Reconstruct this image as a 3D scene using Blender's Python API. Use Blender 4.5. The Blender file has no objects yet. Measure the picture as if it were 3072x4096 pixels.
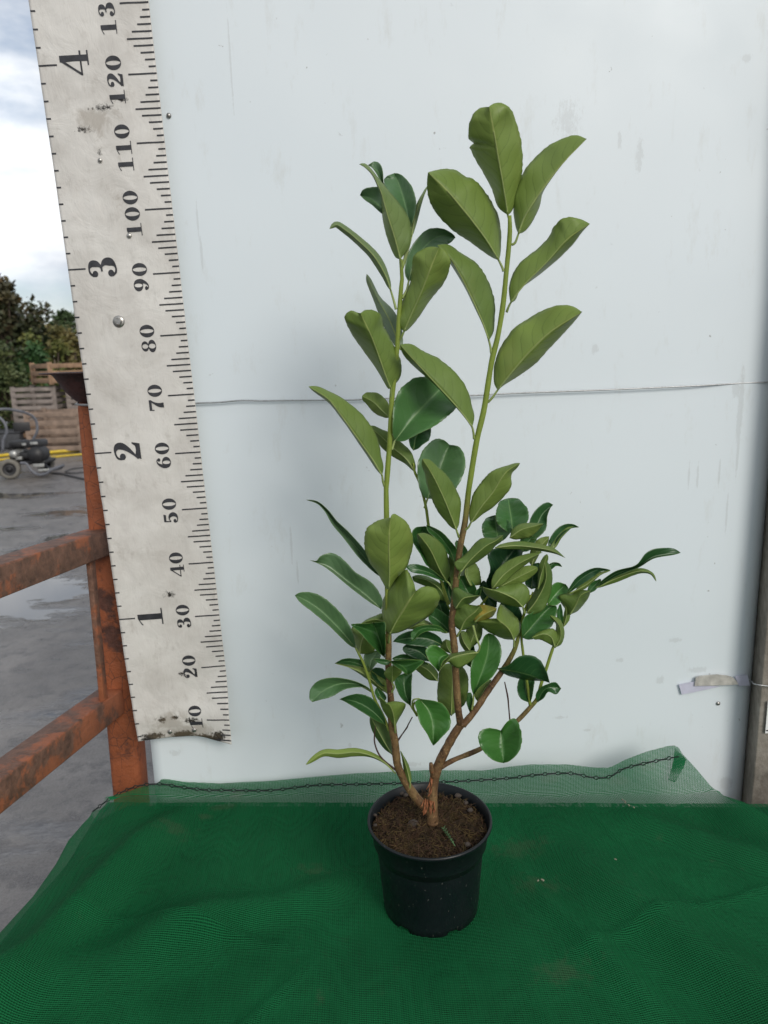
import bpy, bmesh, math, random
from mathutils import Vector, Matrix, noise
random.seed(11)
sc = bpy.context.scene
col = sc.collection
R = math.radians
TAB = 0.75                       # table top height
CAMZ = TAB + 0.8244

# ------------------------------------------------------------------ camera
F, TH, RO, PS = 2920.0, 0.2084, -0.0292, 0.0339
CAM = Vector((0, 0, CAMZ))
FW = Vector((math.sin(PS)*math.cos(TH), math.cos(PS)*math.cos(TH), -math.sin(TH)))
rt0 = FW.cross(Vector((0, 0, 1))).normalized(); up0 = rt0.cross(FW)
RT = rt0*math.cos(RO) + up0*math.sin(RO)
UP = -rt0*math.sin(RO) + up0*math.cos(RO)
cd = bpy.data.cameras.new('camera')
cam = bpy.data.objects.new('camera', cd); col.objects.link(cam)
cam.matrix_world = Matrix(((RT.x, UP.x, -FW.x, 0), (RT.y, UP.y, -FW.y, 0), (RT.z, UP.z, -FW.z, CAMZ), (0, 0, 0, 1)))
cd.sensor_fit = 'VERTICAL'; cd.sensor_height = 24.0; cd.lens = 24.0*F/4096
cd.dof.use_dof = True; cd.dof.focus_distance = 1.06; cd.dof.aperture_fstop = 5.0
cd.clip_start = 0.02; cd.clip_end = 500
sc.camera = cam

# ------------------------------------------------------------------ world and sun
SUN_EL, SUN_AZ = R(30), R(152)   # azimuth clockwise from +y: behind the camera, to the right
w = bpy.data.worlds.new('World'); sc.world = w; w.use_nodes = True
nt = w.node_tree; nt.nodes.clear()
def N(t, kind, **kw):
    n = t.nodes.new(kind)
    for k, v in kw.items(): setattr(n, k, v)
    return n
out = N(nt, 'ShaderNodeOutputWorld'); bg = N(nt, 'ShaderNodeBackground'); bg.inputs[1].default_value = 0.11
sky = N(nt, 'ShaderNodeTexSky', sky_type='NISHITA', sun_disc=False)
sky.sun_elevation = SUN_EL; sky.sun_rotation = SUN_AZ; sky.air_density = 1.0; sky.dust_density = 1.5
tc = N(nt, 'ShaderNodeTexCoord'); mp = N(nt, 'ShaderNodeMapping')
mp.inputs['Scale'].default_value = (1, 1, 2.4); mp.inputs['Location'].default_value = (0.35, 0.2, 0.1)
nz = N(nt, 'ShaderNodeTexNoise'); nz.inputs['Scale'].default_value = 2.6; nz.inputs['Detail'].default_value = 7; nz.inputs['Roughness'].default_value = .56
cr = N(nt, 'ShaderNodeValToRGB'); cr.color_ramp.elements[0].position = .30; cr.color_ramp.elements[1].position = .50
nz2 = N(nt, 'ShaderNodeTexNoise'); nz2.inputs['Scale'].default_value = 5.5; nz2.inputs['Detail'].default_value = 6
cc = N(nt, 'ShaderNodeValToRGB'); cc.color_ramp.elements[0].position = .40; cc.color_ramp.elements[1].position = .60
cc.color_ramp.elements[0].color = (5.0, 5.4, 6.0, 1); cc.color_ramp.elements[1].color = (8.2, 8.3, 8.4, 1)
mx = N(nt, 'ShaderNodeMix', data_type='RGBA')
L = nt.links.new
L(tc.outputs['Generated'], mp.inputs[0]); L(mp.outputs[0], nz.inputs[0]); L(mp.outputs[0], nz2.inputs[0])
L(nz.outputs[0], cr.inputs[0]); L(nz2.outputs[0], cc.inputs[0])
dv = N(nt, 'ShaderNodeVectorMath', operation='DOT_PRODUCT'); dv.inputs[1].default_value = Vector((-.50, .84, .22)).normalized()
L(tc.outputs['Generated'], dv.inputs[0])
br = N(nt, 'ShaderNodeMapRange', interpolation_type='SMOOTHSTEP'); br.inputs['From Min'].default_value = .955; br.inputs['From Max'].default_value = .998; br.inputs['To Min'].default_value = .92; br.inputs['To Max'].default_value = 1.45
L(dv.outputs['Value'], br.inputs['Value'])
vm = N(nt, 'ShaderNodeVectorMath', operation='SCALE'); L(cc.outputs[0], vm.inputs[0]); L(br.outputs[0], vm.inputs['Scale'])
L(cr.outputs[0], mx.inputs[0]); L(sky.outputs[0], mx.inputs[6]); L(vm.outputs[0], mx.inputs[7])
L(mx.outputs[2], bg.inputs[0]); L(bg.outputs[0], out.inputs[0])
sd = bpy.data.lights.new('sun', 'SUN'); sd.energy = 1.75; sd.angle = R(23); sd.color = (1, .95, .87)
so = bpy.data.objects.new('sun', sd); col.objects.link(so)
sdir = Vector((math.sin(SUN_AZ)*math.cos(SUN_EL), math.cos(SUN_AZ)*math.cos(SUN_EL), math.sin(SUN_EL)))
so.rotation_euler = sdir.to_track_quat('Z', 'Y').to_euler()
vs = sc.view_settings; vs.view_transform = 'Standard'; vs.look = 'None'; vs.gamma = 1; vs.exposure = 0.03
vs.use_curve_mapping = False

# ------------------------------------------------------------------ helpers
def ray(x, y): return FW + (x-1536)/F*RT - (y-2048)/F*UP
def atY(x, y, Y): d = ray(x, y); return CAM + d*(Y/d.y)
def atZ(x, y, Z): d = ray(x, y); return CAM + d*((Z-CAMZ)/d.z)
def tag(o, label=None, cat=None, group=None, kind=None):
    if label: o['label'] = label
    if cat: o['category'] = cat
    if group: o['group'] = group
    if kind: o['kind'] = kind
    return o
def empty(name, loc=(0, 0, 0)):
    o = bpy.data.objects.new(name, None); col.objects.link(o); o.location = loc; o.empty_display_size = .05
    return o
def mesh(name, verts, faces, mat, parent=None, smooth=True, uvs=None, mi=None):
    me = bpy.data.meshes.new(name); me.from_pydata([tuple(v) for v in verts], [], faces)
    for m in (mat if isinstance(mat, (list, tuple)) else [mat]): me.materials.append(m)
    if smooth: me.polygons.foreach_set('use_smooth', [True]*len(me.polygons))
    if mi: me.polygons.foreach_set('material_index', mi)
    if uvs:
        uv = me.uv_layers.new(name='UVMap')
        for l in me.loops: uv.data[l.index].uv = uvs[l.vertex_index]
    me.update()
    o = bpy.data.objects.new(name, me); col.objects.link(o)
    if parent:
        o.parent = parent; o.location = -Vector(parent.location)   # vertices are in world space, parents are never rotated
    return o
class MB:
    def __init__(s): s.v = []; s.f = []; s.mi = []; s.m = 0; s.uv = []
    def add(s, v, f):
        b = len(s.v); s.v += [Vector(p) for p in v]; s.f += [[i+b for i in q] for q in f]; s.mi += [s.m]*len(f)
    def box(s, c, d, M=None, bev=0):
        x, y, z = d[0]/2, d[1]/2, d[2]/2; c = Vector(c)
        bm = bmesh.new(); bmesh.ops.create_cube(bm, size=1)
        for v in bm.verts: v.co = Vector((v.co.x*d[0], v.co.y*d[1], v.co.z*d[2]))
        if bev: bmesh.ops.bevel(bm, geom=bm.edges[:], offset=bev, segments=2, affect='EDGES', profile=.5)
        bm.verts.index_update()
        s.add([c + ((M @ v.co) if M else v.co) for v in bm.verts], [[v.index for v in f.verts] for f in bm.faces]); bm.free()
    def bar(s, a, b, wd, ht, upv=(0, 0, 1), bev=.004):
        a, b = Vector(a), Vector(b); d = (b-a); ln = d.length; d.normalize()
        sx = d.cross(Vector(upv)).normalized(); sz = sx.cross(d)
        s.box((a+b)/2, (wd, ln, ht), Matrix((sx, d, sz)).transposed(), bev)
    def tube(s, pts, rad, n=10, caps=True):
        pts = [Vector(p) for p in pts]
        rads = rad if isinstance(rad, (list, tuple)) else [rad]*len(pts)
        v = []; nn = None
        for i, p in enumerate(pts):
            t = (pts[min(i+1, len(pts)-1)] - pts[max(i-1, 0)]).normalized()
            if nn is None: nn = t.orthogonal().normalized()
            nn = (nn - t*nn.dot(t)).normalized(); bb = t.cross(nn)
            for k in range(n):
                a = 2*math.pi*k/n; v.append(p + (nn*math.cos(a)+bb*math.sin(a))*rads[i])
        f = [[i*n+k, i*n+(k+1) % n, (i+1)*n+(k+1) % n, (i+1)*n+k] for i in range(len(pts)-1) for k in range(n)]
        if caps: f += [list(range(n))[::-1], [len(v)-n+k for k in range(n)]]
        s.add(v, f)
    def lathe(s, c, prof, n=48, M=None):
        c = Vector(c); v = []
        for r, z in prof:
            for k in range(n):
                a = 2*math.pi*k/n; p = Vector((r*math.cos(a), r*math.sin(a), z)); v.append(c + (M @ p if M else p))
        f = [[i*n+k, i*n+(k+1) % n, (i+1)*n+(k+1) % n, (i+1)*n+k] for i in range(len(prof)-1) for k in range(n)]
        s.add(v, f)
    def build(s, name, mat, parent=None, smooth=True):
        return mesh(name, s.v, s.f, mat, parent, smooth, mi=s.mi)
def crom(pts, n):
    """Catmull-Rom through pts (tuples of any length), n samples"""
    P = [Vector(p) for p in pts]
    if len(P) == 2: return [P[0].lerp(P[1], i/(n-1)) for i in range(n)]
    E = [P[0]*2-P[1]] + P + [P[-1]*2-P[-2]]
    L = [0]
    for i in range(len(P)-1): L.append(L[-1] + max(1e-6, (P[i+1]-P[i]).length))
    o = []
    for i in range(n):
        s_ = L[-1]*i/(n-1); k = 0
        while k < len(P)-2 and s_ > L[k+1]: k += 1
        t = (s_-L[k])/(L[k+1]-L[k]); a, b, c, d = E[k:k+4]
        o.append(.5*((2*b)+(c-a)*t+(2*a-5*b+4*c-d)*t*t+(3*b-a-3*c+d)*t**3))
    return o
def pl(xs, ys, x):
    if x <= xs[0]: return ys[0]
    for i in range(len(xs)-1):
        if x <= xs[i+1]: return ys[i] + (ys[i+1]-ys[i])*(x-xs[i])/(xs[i+1]-xs[i])
    return ys[-1]
def sm(a, b, x):
    t = max(0, min(1, (x-a)/(b-a))); return t*t*(3-2*t)

# ------------------------------------------------------------------ materials
class Mat:
    def __init__(s, name, base=(.5, .5, .5), rough=.5, metal=0, spec=.5):
        s.m = bpy.data.materials.new(name); s.m.use_nodes = True; s.t = s.m.node_tree
        s.p = s.t.nodes['Principled BSDF']; s.o = s.t.nodes['Material Output']
        s.p.inputs['Base Color'].default_value = (*base, 1); s.p.inputs['Roughness'].default_value = rough
        s.p.inputs['Metallic'].default_value = metal; s.p.inputs['Specular IOR Level'].default_value = spec
        s.tc = None
    def L(s, a, b): s.t.links.new(a, b)
    def co(s, kind='Object', scale=None):
        if s.tc is None: s.tc = N(s.t, 'ShaderNodeTexCoord')
        if not scale: return s.tc.outputs[kind]
        mp = N(s.t, 'ShaderNodeMapping'); mp.inputs['Scale'].default_value = scale; s.L(s.tc.outputs[kind], mp.inputs[0]); return mp.outputs[0]
    def noise(s, sc_, det=5, ro=.55, kind='Object', scale=None, dist=0):
        n = N(s.t, 'ShaderNodeTexNoise'); n.inputs['Scale'].default_value = sc_; n.inputs['Detail'].default_value = det
        n.inputs['Roughness'].default_value = ro; n.inputs['Distortion'].default_value = dist
        s.L(s.co(kind, scale), n.inputs['Vector']); return n.outputs[0]
    def vor(s, sc_, feature='F1', kind='Object', scale=None):
        n = N(s.t, 'ShaderNodeTexVoronoi', feature=feature); n.inputs['Scale'].default_value = sc_
        s.L(s.co(kind, scale), n.inputs['Vector']); return n.outputs[0]
    def ramp(s, x, stops):
        r = N(s.t, 'ShaderNodeValToRGB'); e = r.color_ramp.elements
        for i, (p, c) in enumerate(stops):
            q = e[i] if i < 2 else e.new(p)
            q.position = p; q.color = (*c, 1) if isinstance(c, tuple) else (c, c, c, 1)
        s.L(x, r.inputs[0]); return r.outputs[0]
    def mix(s, f, a, b, mode='MIX'):
        m = N(s.t, 'ShaderNodeMix', data_type='RGBA', blend_type=mode)
        for i, x in ((0, f), (6, a), (7, b)):
            if isinstance(x, (int, float)): m.inputs[i].default_value = x if i == 0 else (x, x, x, 1)
            elif isinstance(x, tuple): m.inputs[i].default_value = (*x, 1)
            else: s.L(x, m.inputs[i])
        return m.outputs[2]
    def math(s, op, a, b=0, c=None):
        m = N(s.t, 'ShaderNodeMath', operation=op)
        for i, x in enumerate((a, b) if c is None else (a, b, c)):
            if isinstance(x, (int, float)): m.inputs[i].default_value = x
            else: s.L(x, m.inputs[i])
        return m.outputs[0]
    def base(s, x): s.L(x, s.p.inputs['Base Color'])
    def rough(s, x): s.L(x, s.p.inputs['Roughness'])
    def bump(s, h, st=.3, dist=.01):
        b = N(s.t, 'ShaderNodeBump'); b.inputs['Strength'].default_value = st; b.inputs['Distance'].default_value = dist
        s.L(h, b.inputs['Height']); s.L(b.outputs[0], s.p.inputs['Normal'])
def simple(name, base, rough=.5, metal=0, var=.25, sc_=30, bump=.1):
    m = Mat(name, base, rough, metal)
    n = m.noise(sc_, 6)
    m.base(m.ramp(n, [(.3, tuple(c*(1-var) for c in base)), (.7, tuple(min(1, c*(1+var)) for c in base))]))
    if bump: m.bump(n, bump, .004)
    return m.m

# asphalt, wet
m = Mat('asphalt', rough=.5)
a = m.noise(.55, 6, .6, scale=(1, 2.2, 1)); b = m.noise(9, 6, .65); c = m.noise(120, 4, .7); d = m.noise(2.7, 5, .6)
c1 = m.ramp(d, [(.35, (.135, .125, .120)), (.65, (.265, .243, .230))])
c2 = m.mix(m.ramp(b, [(.40, .85), (.50, 0.0)]), c1, (.078, .072, .074))
c3 = m.mix(.40, c2, m.ramp(c, [(.3, (.04, .04, .04)), (.75, (.32, .30, .29))]))
pc = atZ(110, 2350, 0); mpz = N(m.t, 'ShaderNodeMapping'); mpz.inputs['Location'].default_value = (-pc.x/.62, -pc.y/.50, 0); mpz.inputs['Scale'].default_value = (1/.62, 1/.50, 1)
m.L(m.co('Object'), mpz.inputs[0]); le = N(m.t, 'ShaderNodeVectorMath', operation='LENGTH'); m.L(mpz.outputs[0], le.inputs[0])
near = m.math('MULTIPLY', m.math('SUBTRACT', 1.25, le.outputs['Value']), .22); ncl = N(m.t, 'ShaderNodeClamp'); m.L(near, ncl.inputs[0])
av = m.math('ADD', m.math('ADD', a, ncl.outputs[0]), m.math('MULTIPLY', m.math('SUBTRACT', b, .5), .10))
pud = m.ramp(av, [(.52, 0.0), (.60, 1.0)])
m.base(m.mix(pud, c3, (.10, .094, .092))); m.L(m.math('MULTIPLY_ADD', pud, .5, .5), m.p.inputs['Specular IOR Level'])
m.rough(m.mix(pud, m.ramp(b, [(.3, .24), (.7, .48)]), .06))
hb = m.math('MULTIPLY', m.math('ADD', m.math('MULTIPLY', b, 1.0), m.math('MULTIPLY', c, .35)), m.math('SUBTRACT', 1, pud))
m.bump(hb, .55, .018); M_asph = m.m

def smudge(m, spots, n):
    acc = None
    for (u, s_, ru, rs, thr) in spots:
        mp = N(m.t, 'ShaderNodeMapping'); mp.vector_type = 'POINT'
        mp.inputs['Location'].default_value = (-u/ru, -s_/rs, 0); mp.inputs['Scale'].default_value = (1/ru, 1/rs, 1)
        m.L(m.co('UV'), mp.inputs[0])
        le = N(m.t, 'ShaderNodeVectorMath', operation='LENGTH'); m.L(mp.outputs[0], le.inputs[0])
        g = m.math('SUBTRACT', 1.0, le.outputs['Value'])
        v = m.math('ADD', m.math('MULTIPLY', g, .55), m.math('SUBTRACT', n, thr))
        v = m.math('MULTIPLY', m.math('MULTIPLY', v, 6), m.math('GREATER_THAN', g, 0))
        cl = N(m.t, 'ShaderNodeClamp'); m.L(v, cl.inputs[0])
        acc = cl.outputs[0] if acc is None else m.math('MAXIMUM', acc, cl.outputs[0])
    return acc
# white wall panel
m = Mat('white_panel', rough=.38, spec=.45)
n1 = m.noise(1.3, 4); n2 = m.noise(14, 6, .7, scale=(2.2, 1, .7)); n3 = m.noise(70, 3, .5); n4 = m.noise(7, 5)
c1 = m.ramp(n1, [(.3, (.705, .775, .82)), (.7, (.74, .80, .835))])
c2 = m.mix(m.math('MULTIPLY', m.ramp(n2, [(.58, 0.0), (.78, 1.0)]), .30), c1, (.50, .50, .46))
sp = m.math('MULTIPLY', m.ramp(n3, [(.735, 0.0), (.77, 1.0)]), m.ramp(n4, [(.5, 0.0), (.6, .7)]))
m.base(m.mix(sp, c2, (.22, .21, .20)))
spots = []
for (px_, py_, ru, rs, th) in ((2958, 1640, .006, .085, .52), (2950, 1790, .003, .07, .52), (2945, 1560, .012, .02, .60), (2790, 1905, .003, .03, .55), (2876, 1890, .0025, .03, .52), (2755, 1900, .0025, .03, .55), (2905, 2050, .0025, .05, .56), (2700, 2560, .02, .008, .66), (2790, 2680, .03, .01, .64), (2640, 2720, .012, .012, .62),
    (1990, 1335, .02, .02, .74), (2380, 1400, .012, .02, .76), (2270, 480, .05, .07, .80), (2560, 620, .012, .05, .72), (2480, 560, .008, .03, .74), (806, 1010, .0025, .035, .50), (790, 880, .002, .04, .56), (922, 250, .002, .10, .58), (1165, 2180, .003, .05, .62), (1190, 2290, .003, .03, .60),
    (2240, 2870, .02, .005, .62), (2080, 2780, .006, .006, .58), (2480, 2640, .01, .006, .60), (1400, 2980, .004, .006, .5), (700, 3010, .02, .012, .68), (1640, 3060, .04, .008, .66), (2900, 3130, .02, .02, .60), (2990, 230, .015, .01, .66), (2350, 2920, .012, .004, .6)):
    q = atY(px_, py_, 1.305); spots.append((q.x, q.z, ru, rs, th))
cw = m.mix(m.math('MULTIPLY', smudge(m, spots, m.noise(170, 5, .75, 'UV', (1, .4, 1))), .17), m.p.inputs['Base Color'].links[0].from_socket, (.22, .205, .18)); m.base(cw)
ln = m.noise(26, 3, .6, 'UV', (1.0, .09, 1)); lm = m.noise(4, 4, .6, 'UV')
m.base(m.mix(m.math('MULTIPLY', m.math('MULTIPLY', m.ramp(ln, [(.70, 0.0), (.76, 1.0)]), m.ramp(lm, [(.5, 0.0), (.65, 1.0)])), .22), cw, (.45, .44, .40)))
wv = m.noise(3.2, 2, scale=(1, 1, .6)); m.bump(wv, .06, .03)
m.rough(m.ramp(n4, [(.3, .30), (.7, .48)])); M_panel = m.m

# banner vinyl : UV = metres (u from right edge, s up)
m = Mat('banner_vinyl', rough=.5)
n1 = m.noise(9, 6, .6, 'UV'); n2 = m.noise(45, 5, .7, 'UV', (1, .5, 1)); n3 = m.noise(150, 4, .6, 'UV', (.6, 1, 1)); n5 = m.noise(24, 7, .7, 'UV', dist=.6)
c1 = m.ramp(n1, [(.3, (.53, .505, .47)), (.55, (.665, .645, .61)), (.75, (.73, .715, .68))])
c2 = m.mix(m.math('MULTIPLY', m.ramp(n2, [(.56, 0.0), (.74, 1.0)]), .38), c1, (.30, .27, .23))
c2 = m.mix(m.math('MULTIPLY', m.ramp(n5, [(.60, 0.0), (.72, 1.0)]), .30), c2, (.36, .33, .28))
n6 = m.noise(170, 4, .75, 'UV')
s1 = smudge(m, [(.095, .070, .04, .014, .64), (.05, .060, .05, .014, .60), (.155, .072, .035, .012, .64), (.025, .066, .022, .018, .66), (.105, .108, .02, .008, .76), (.13, .105, .02, .012, .76), (.075, .10, .03, .014, .78),
                (.092, 1.155, .05, .012, .84), (.125, 1.125, .035, .014, .85), (.06, 1.165, .018, .008, .76), (.105, 1.09, .010, .016, .85), (.08, .19, .02, .012, .82), (.085, .345, .03, .02, .86)], n6)
c3 = m.mix(s1, c2, (.018, .015, .012))
s2 = smudge(m, [(.09, .070, .10, .030, .60), (.10, 1.14, .07, .05, .80), (.085, 1.02, .05, .05, .85), (.11, .10, .07, .05, .78)], n5)
m.base(m.mix(m.math('MULTIPLY', s2, .42), c3, (.20, .155, .105)))
hb = m.math('ADD', m.noise(16, 5, .6, 'UV', dist=1.2), m.math('MULTIPLY', m.noise(40, 4, .6, 'UV', (1, .35, 1), dist=1.), .5)); m.bump(hb, .35, .006); M_vinyl = m.m
M_print = simple('printed_black', (.030, .031, .037), .55, var=.45, sc_=120, bump=0)

# rusty orange paint
def rusty(name, orange, brown, amt, crack, chip=False):
    m = Mat(name, rough=.62)
    n1 = m.noise(16, 7, .65); n2 = m.noise(60, 6, .7); n3 = m.noise(5, 5)
    v = m.vor(44, 'DISTANCE_TO_EDGE', scale=(1, 1, .75))
    wob = m.math('ADD', v, m.math('MULTIPLY', m.math('SUBTRACT', n2, .5), .06))
    c1 = m.ramp(n1, [(.28, tuple(x*.62 for x in orange)), (.6, orange), (.8, tuple(min(1, x*1.18) for x in orange))])
    c2 = m.mix(m.ramp(m.math('ADD', m.math('MULTIPLY', n1, .6), m.math('MULTIPLY', n3, .4)), [(amt, 1.0), (amt+.045, 0.0)]), c1, m.ramp(n2, [(.3, tuple(x*.5 for x in brown)), (.7, tuple(x*1.5 for x in brown))]))
    if crack: c2 = m.mix(m.math('MULTIPLY', m.ramp(wob, [(.006, 1.0), (.022, 0.0)]), m.ramp(n3, [(.42, 0.0), (.56, .85)])), c2, (.05, .022, .016))
    c2 = m.mix(m.ramp(n2, [(.28, .75), (.36, 0.0)]), c2, (.05, .022, .016))
    if chip:
        ge = N(m.t, 'ShaderNodeNewGeometry'); se = N(m.t, 'ShaderNodeSeparateXYZ'); m.L(ge.outputs['True Normal'], se.inputs[0])
        em = m.math('ABSOLUTE', m.math('MULTIPLY', se.outputs[0], se.outputs[2]))
        c2 = m.mix(m.math('MULTIPLY', m.ramp(em, [(.30, 0.0), (.45, 1.0)]), m.ramp(n2, [(.46, 0.0), (.60, .75)])), c2, (.40, .12, .065))
    m.base(c2); m.bump(m.math('ADD', n1, m.math('MULTIPLY', n2, .9)), .8, .005); return m.m
M_rust = rusty('orange_paint_rust', (.31, .085, .028), (.085, .030, .018), .425, True)
M_rail = rusty('weathered_rail_paint', (.32, .105, .045), (.145, .072, .046), .505, False, True)
M_cap = rusty('dark_rust', (.060, .019, .016), (.030, .012, .011), .45, False)
M_galv = simple('dull_wire', (.42, .43, .44), .4, .8, .2, 200)
M_steel = simple('steel_bolt', (.40, .39, .37), .35, .9, .3, 200)

# concrete post
m = Mat('stained_concrete', rough=.85)
n1 = m.noise(9, 7, .7); n2 = m.noise(60, 6, .7); n3 = m.noise(4, 4, scale=(1, 1, .5))
c1 = m.ramp(n1, [(.32, (.10, .085, .068)), (.5, (.235, .205, .17)), (.68, (.38, .35, .31))])
c2 = m.mix(.35, c1, m.ramp(n2, [(.3, (.10, .09, .07)), (.7, (.36, .34, .30))]))
m.base(c2); m.bump(m.math('ADD', n1, m.math('MULTIPLY', n2, .6)), .5, .008); M_conc = m.m
M_paper = simple('paper', (.80, .80, .79), .6, var=.05)
M_tape = simple('grubby_tape', (.47, .455, .42), .5, var=.3, sc_=60, bump=.3)
M_lilac = simple('lilac_tape', (.56, .56, .68), .5, var=.08, sc_=60, bump=.2)

# netting : UV in metres
def netting(name, pu, pv, hole, colr):
    m = Mat(name, rough=.6, spec=.12)
    sep = N(m.t, 'ShaderNodeSeparateXYZ'); m.L(m.co('UV'), sep.inputs[0])
    wob = m.noise(5, 2, .5, 'UV')
    uu = m.math('ADD', m.math('MULTIPLY', sep.outputs[0], 2*math.pi/pu), m.math('MULTIPLY', wob, 2.5))
    vv = m.math('ADD', m.math('MULTIPLY', sep.outputs[1], 2*math.pi/pv), m.math('MULTIPLY', wob, 2.5))
    su = m.math('SINE', uu); sv = m.math('SINE', vv)
    h = m.math('ADD', m.math('MULTIPLY', su, .85), m.math('MULTIPLY', sv, 1.4))
    n1 = m.noise(5, 5, .6, 'UV'); n2 = m.noise(30, 5, .7, 'UV'); n3 = m.noise(2.2, 4, .6, 'UV')
    c1 = m.ramp(n1, [(.3, tuple(x*.78 for x in colr)), (.7, tuple(x*1.15 for x in colr))])
    c2 = m.mix(m.math('MULTIPLY', m.ramp(n2, [(.60, 0.0), (.78, 1.0)]), m.ramp(n3, [(.47, 0.0), (.62, .55)])), c1, (.20, .19, .14))
    n4 = m.noise(60, 5, .7, 'UV', dist=.5); spots = []
    for (sx, sy, ru, rs, th) in ((890, 3225, .035, .012, .60), (950, 3185, .020, .012, .58), (820, 3262, .020, .012, .62), (2080, 3400, .11, .06, .80), (2150, 3560, .12, .05, .84), (700, 3350, .10, .06, .86), (2250, 3900, .12, .06, .84), (1250, 3500, .10, .05, .86)):
        q = atZ(sx, sy, TAB); spots.append((q.x, q.y, ru, rs, th))
    for (sx, q_) in ((-.08, .03), (.34, .035), (.47, .03), (.52, .06), (-.28, .03), (.12, .04)): spots.append((sx, 1.294-(sx+.409)*.0862+q_, .025, .014, .60))
    c2 = m.mix(m.math('MULTIPLY', smudge(m, spots, n4), .24), c2, (.17, .155, .11))
    m.base(c2); m.bump(h, .55, .0012)
    tr = N(m.t, 'ShaderNodeBsdfTransparent'); tl = N(m.t, 'ShaderNodeBsdfTranslucent'); tl.inputs[0].default_value = (*[min(1, x*1.6) for x in colr], 1)
    a = N(m.t, 'ShaderNodeMixShader'); a.inputs[0].default_value = .30; m.L(m.p.outputs[0], a.inputs[1]); m.L(tl.outputs[0], a.inputs[2])
    b = N(m.t, 'ShaderNodeMixShader'); m.L(m.ramp(h, [(.5, 0.0), (.51, 0.0), (1.0, hole)]), b.inputs[0])
    # h runs -2.25..2.25 : holes where it is high
    hh = m.math('MULTIPLY', m.math('SUBTRACT', h, .10), 1.6); cl = N(m.t, 'ShaderNodeClamp'); m.L(hh, cl.inputs[0])
    m.L(m.math('MULTIPLY', cl.outputs[0], hole), b.inputs[0])
    m.L(a.outputs[0], b.inputs[1]); m.L(tr.outputs[0], b.inputs[2]); m.L(b.outputs[0], m.o.inputs[0])
    return m.m
GREEN = (.013, .185, .064)
M_net = netting('green_netting', .0030, .0026, .78, GREEN)
M_net2 = netting('green_netting_under', .0080, .0026, .55, (.005, .15, .052))
M_dark = simple('dark_board', (.018, .026, .02), .8)
M_cord = simple('black_cord', (.006, .014, .012), .7)

# pot and soil
m = Mat('black_plastic', rough=.42, spec=.4)
n1 = m.noise(40, 5); n2 = m.noise(230, 3, .5, scale=(1.5, 1.5, .6)); n3 = m.noise(12, 4)
c1 = m.ramp(n3, [(.35, (.003, .0055, .0075)), (.7, (.006, .0095, .012))])
m.base(m.mix(m.ramp(n2, [(.70, 0.0), (.73, .8)]), c1, (.16, .16, .145))); m.rough(m.ramp(n1, [(.3, .36), (.7, .55)])); m.bump(n1, .08, .002); M_pot = m.m
m = Mat('soil', rough=.95, spec=.2)
n1 = m.noise(60, 7, .75); n2 = m.noise(230, 5, .7); n3 = m.noise(22, 4)
c1 = m.ramp(n1, [(.34, (.006, .004, .003)), (.54, (.026, .016, .010)), (.74, (.105, .052, .026))])
m.base(m.mix(.4, m.mix(m.ramp(n3, [(.45, 0.0), (.62, .7)]), c1, (.085, .060, .022)), m.ramp(n2, [(.35, (.005, .004, .003)), (.75, (.10, .062, .033))])))
m.bump(m.math('ADD', n1, m.math('MULTIPLY', n2, .6)), 1.0, .006); M_soil = m.m
M_fib = simple('root_fibre', (.050, .025, .012), .9, var=.8, sc_=80, bump=0)
M_moss = simple('dry_moss', (.075, .050, .016), .9, var=.85, sc_=60, bump=0)
M_peb = simple('pebble', (.060, .048, .040), .85, var=.6)
M_crumb = simple('pale_crumb', (.24, .23, .17), .8, var=.3)
M_root = simple('orange_rootlet', (.24, .085, .032), .7, var=.3)
M_sprig = simple('sprig_green', (.06, .13, .045), .55, var=.3)

# bark: brown wood turning green up the shoot by vertex colour attribute "age"
m = Mat('bark', rough=.62, spec=.35)
at = N(m.t, 'ShaderNodeAttribute'); at.attribute_name = 'age'
n1 = m.noise(70, 6, .7, scale=(1, 1, .35)); n2 = m.noise(260, 4, .6)
brown = m.ramp(n1, [(.3, (.052, .029, .014)), (.5, (.135, .074, .034)), (.72, (.26, .155, .078))])
brown = m.mix(m.ramp(n2, [(.58, 0.0), (.68, .8)]), brown, (.34, .20, .09))
brown = m.mix(m.ramp(m.noise(150, 5, .7, scale=(1, 1, .6)), [(.34, .8), (.44, 0.0)]), brown, (.030, .016, .010))
green = m.ramp(n1, [(.3, (.15, .21, .028)), (.7, (.24, .31, .05))])
cl = N(m.t, 'ShaderNodeClamp'); m.L(m.math('ADD', at.outputs['Fac'], m.math('MULTIPLY', m.math('SUBTRACT', n1, .5), .5)), cl.inputs[0])
m.base(m.mix(cl.outputs[0], brown, green)); m.bump(m.math('ADD', n1, m.math('MULTIPLY', n2, .4)), .5, .002); M_bark = m.m
M_twig = simple('dark_twig', (.045, .018, .015), .6)

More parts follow.
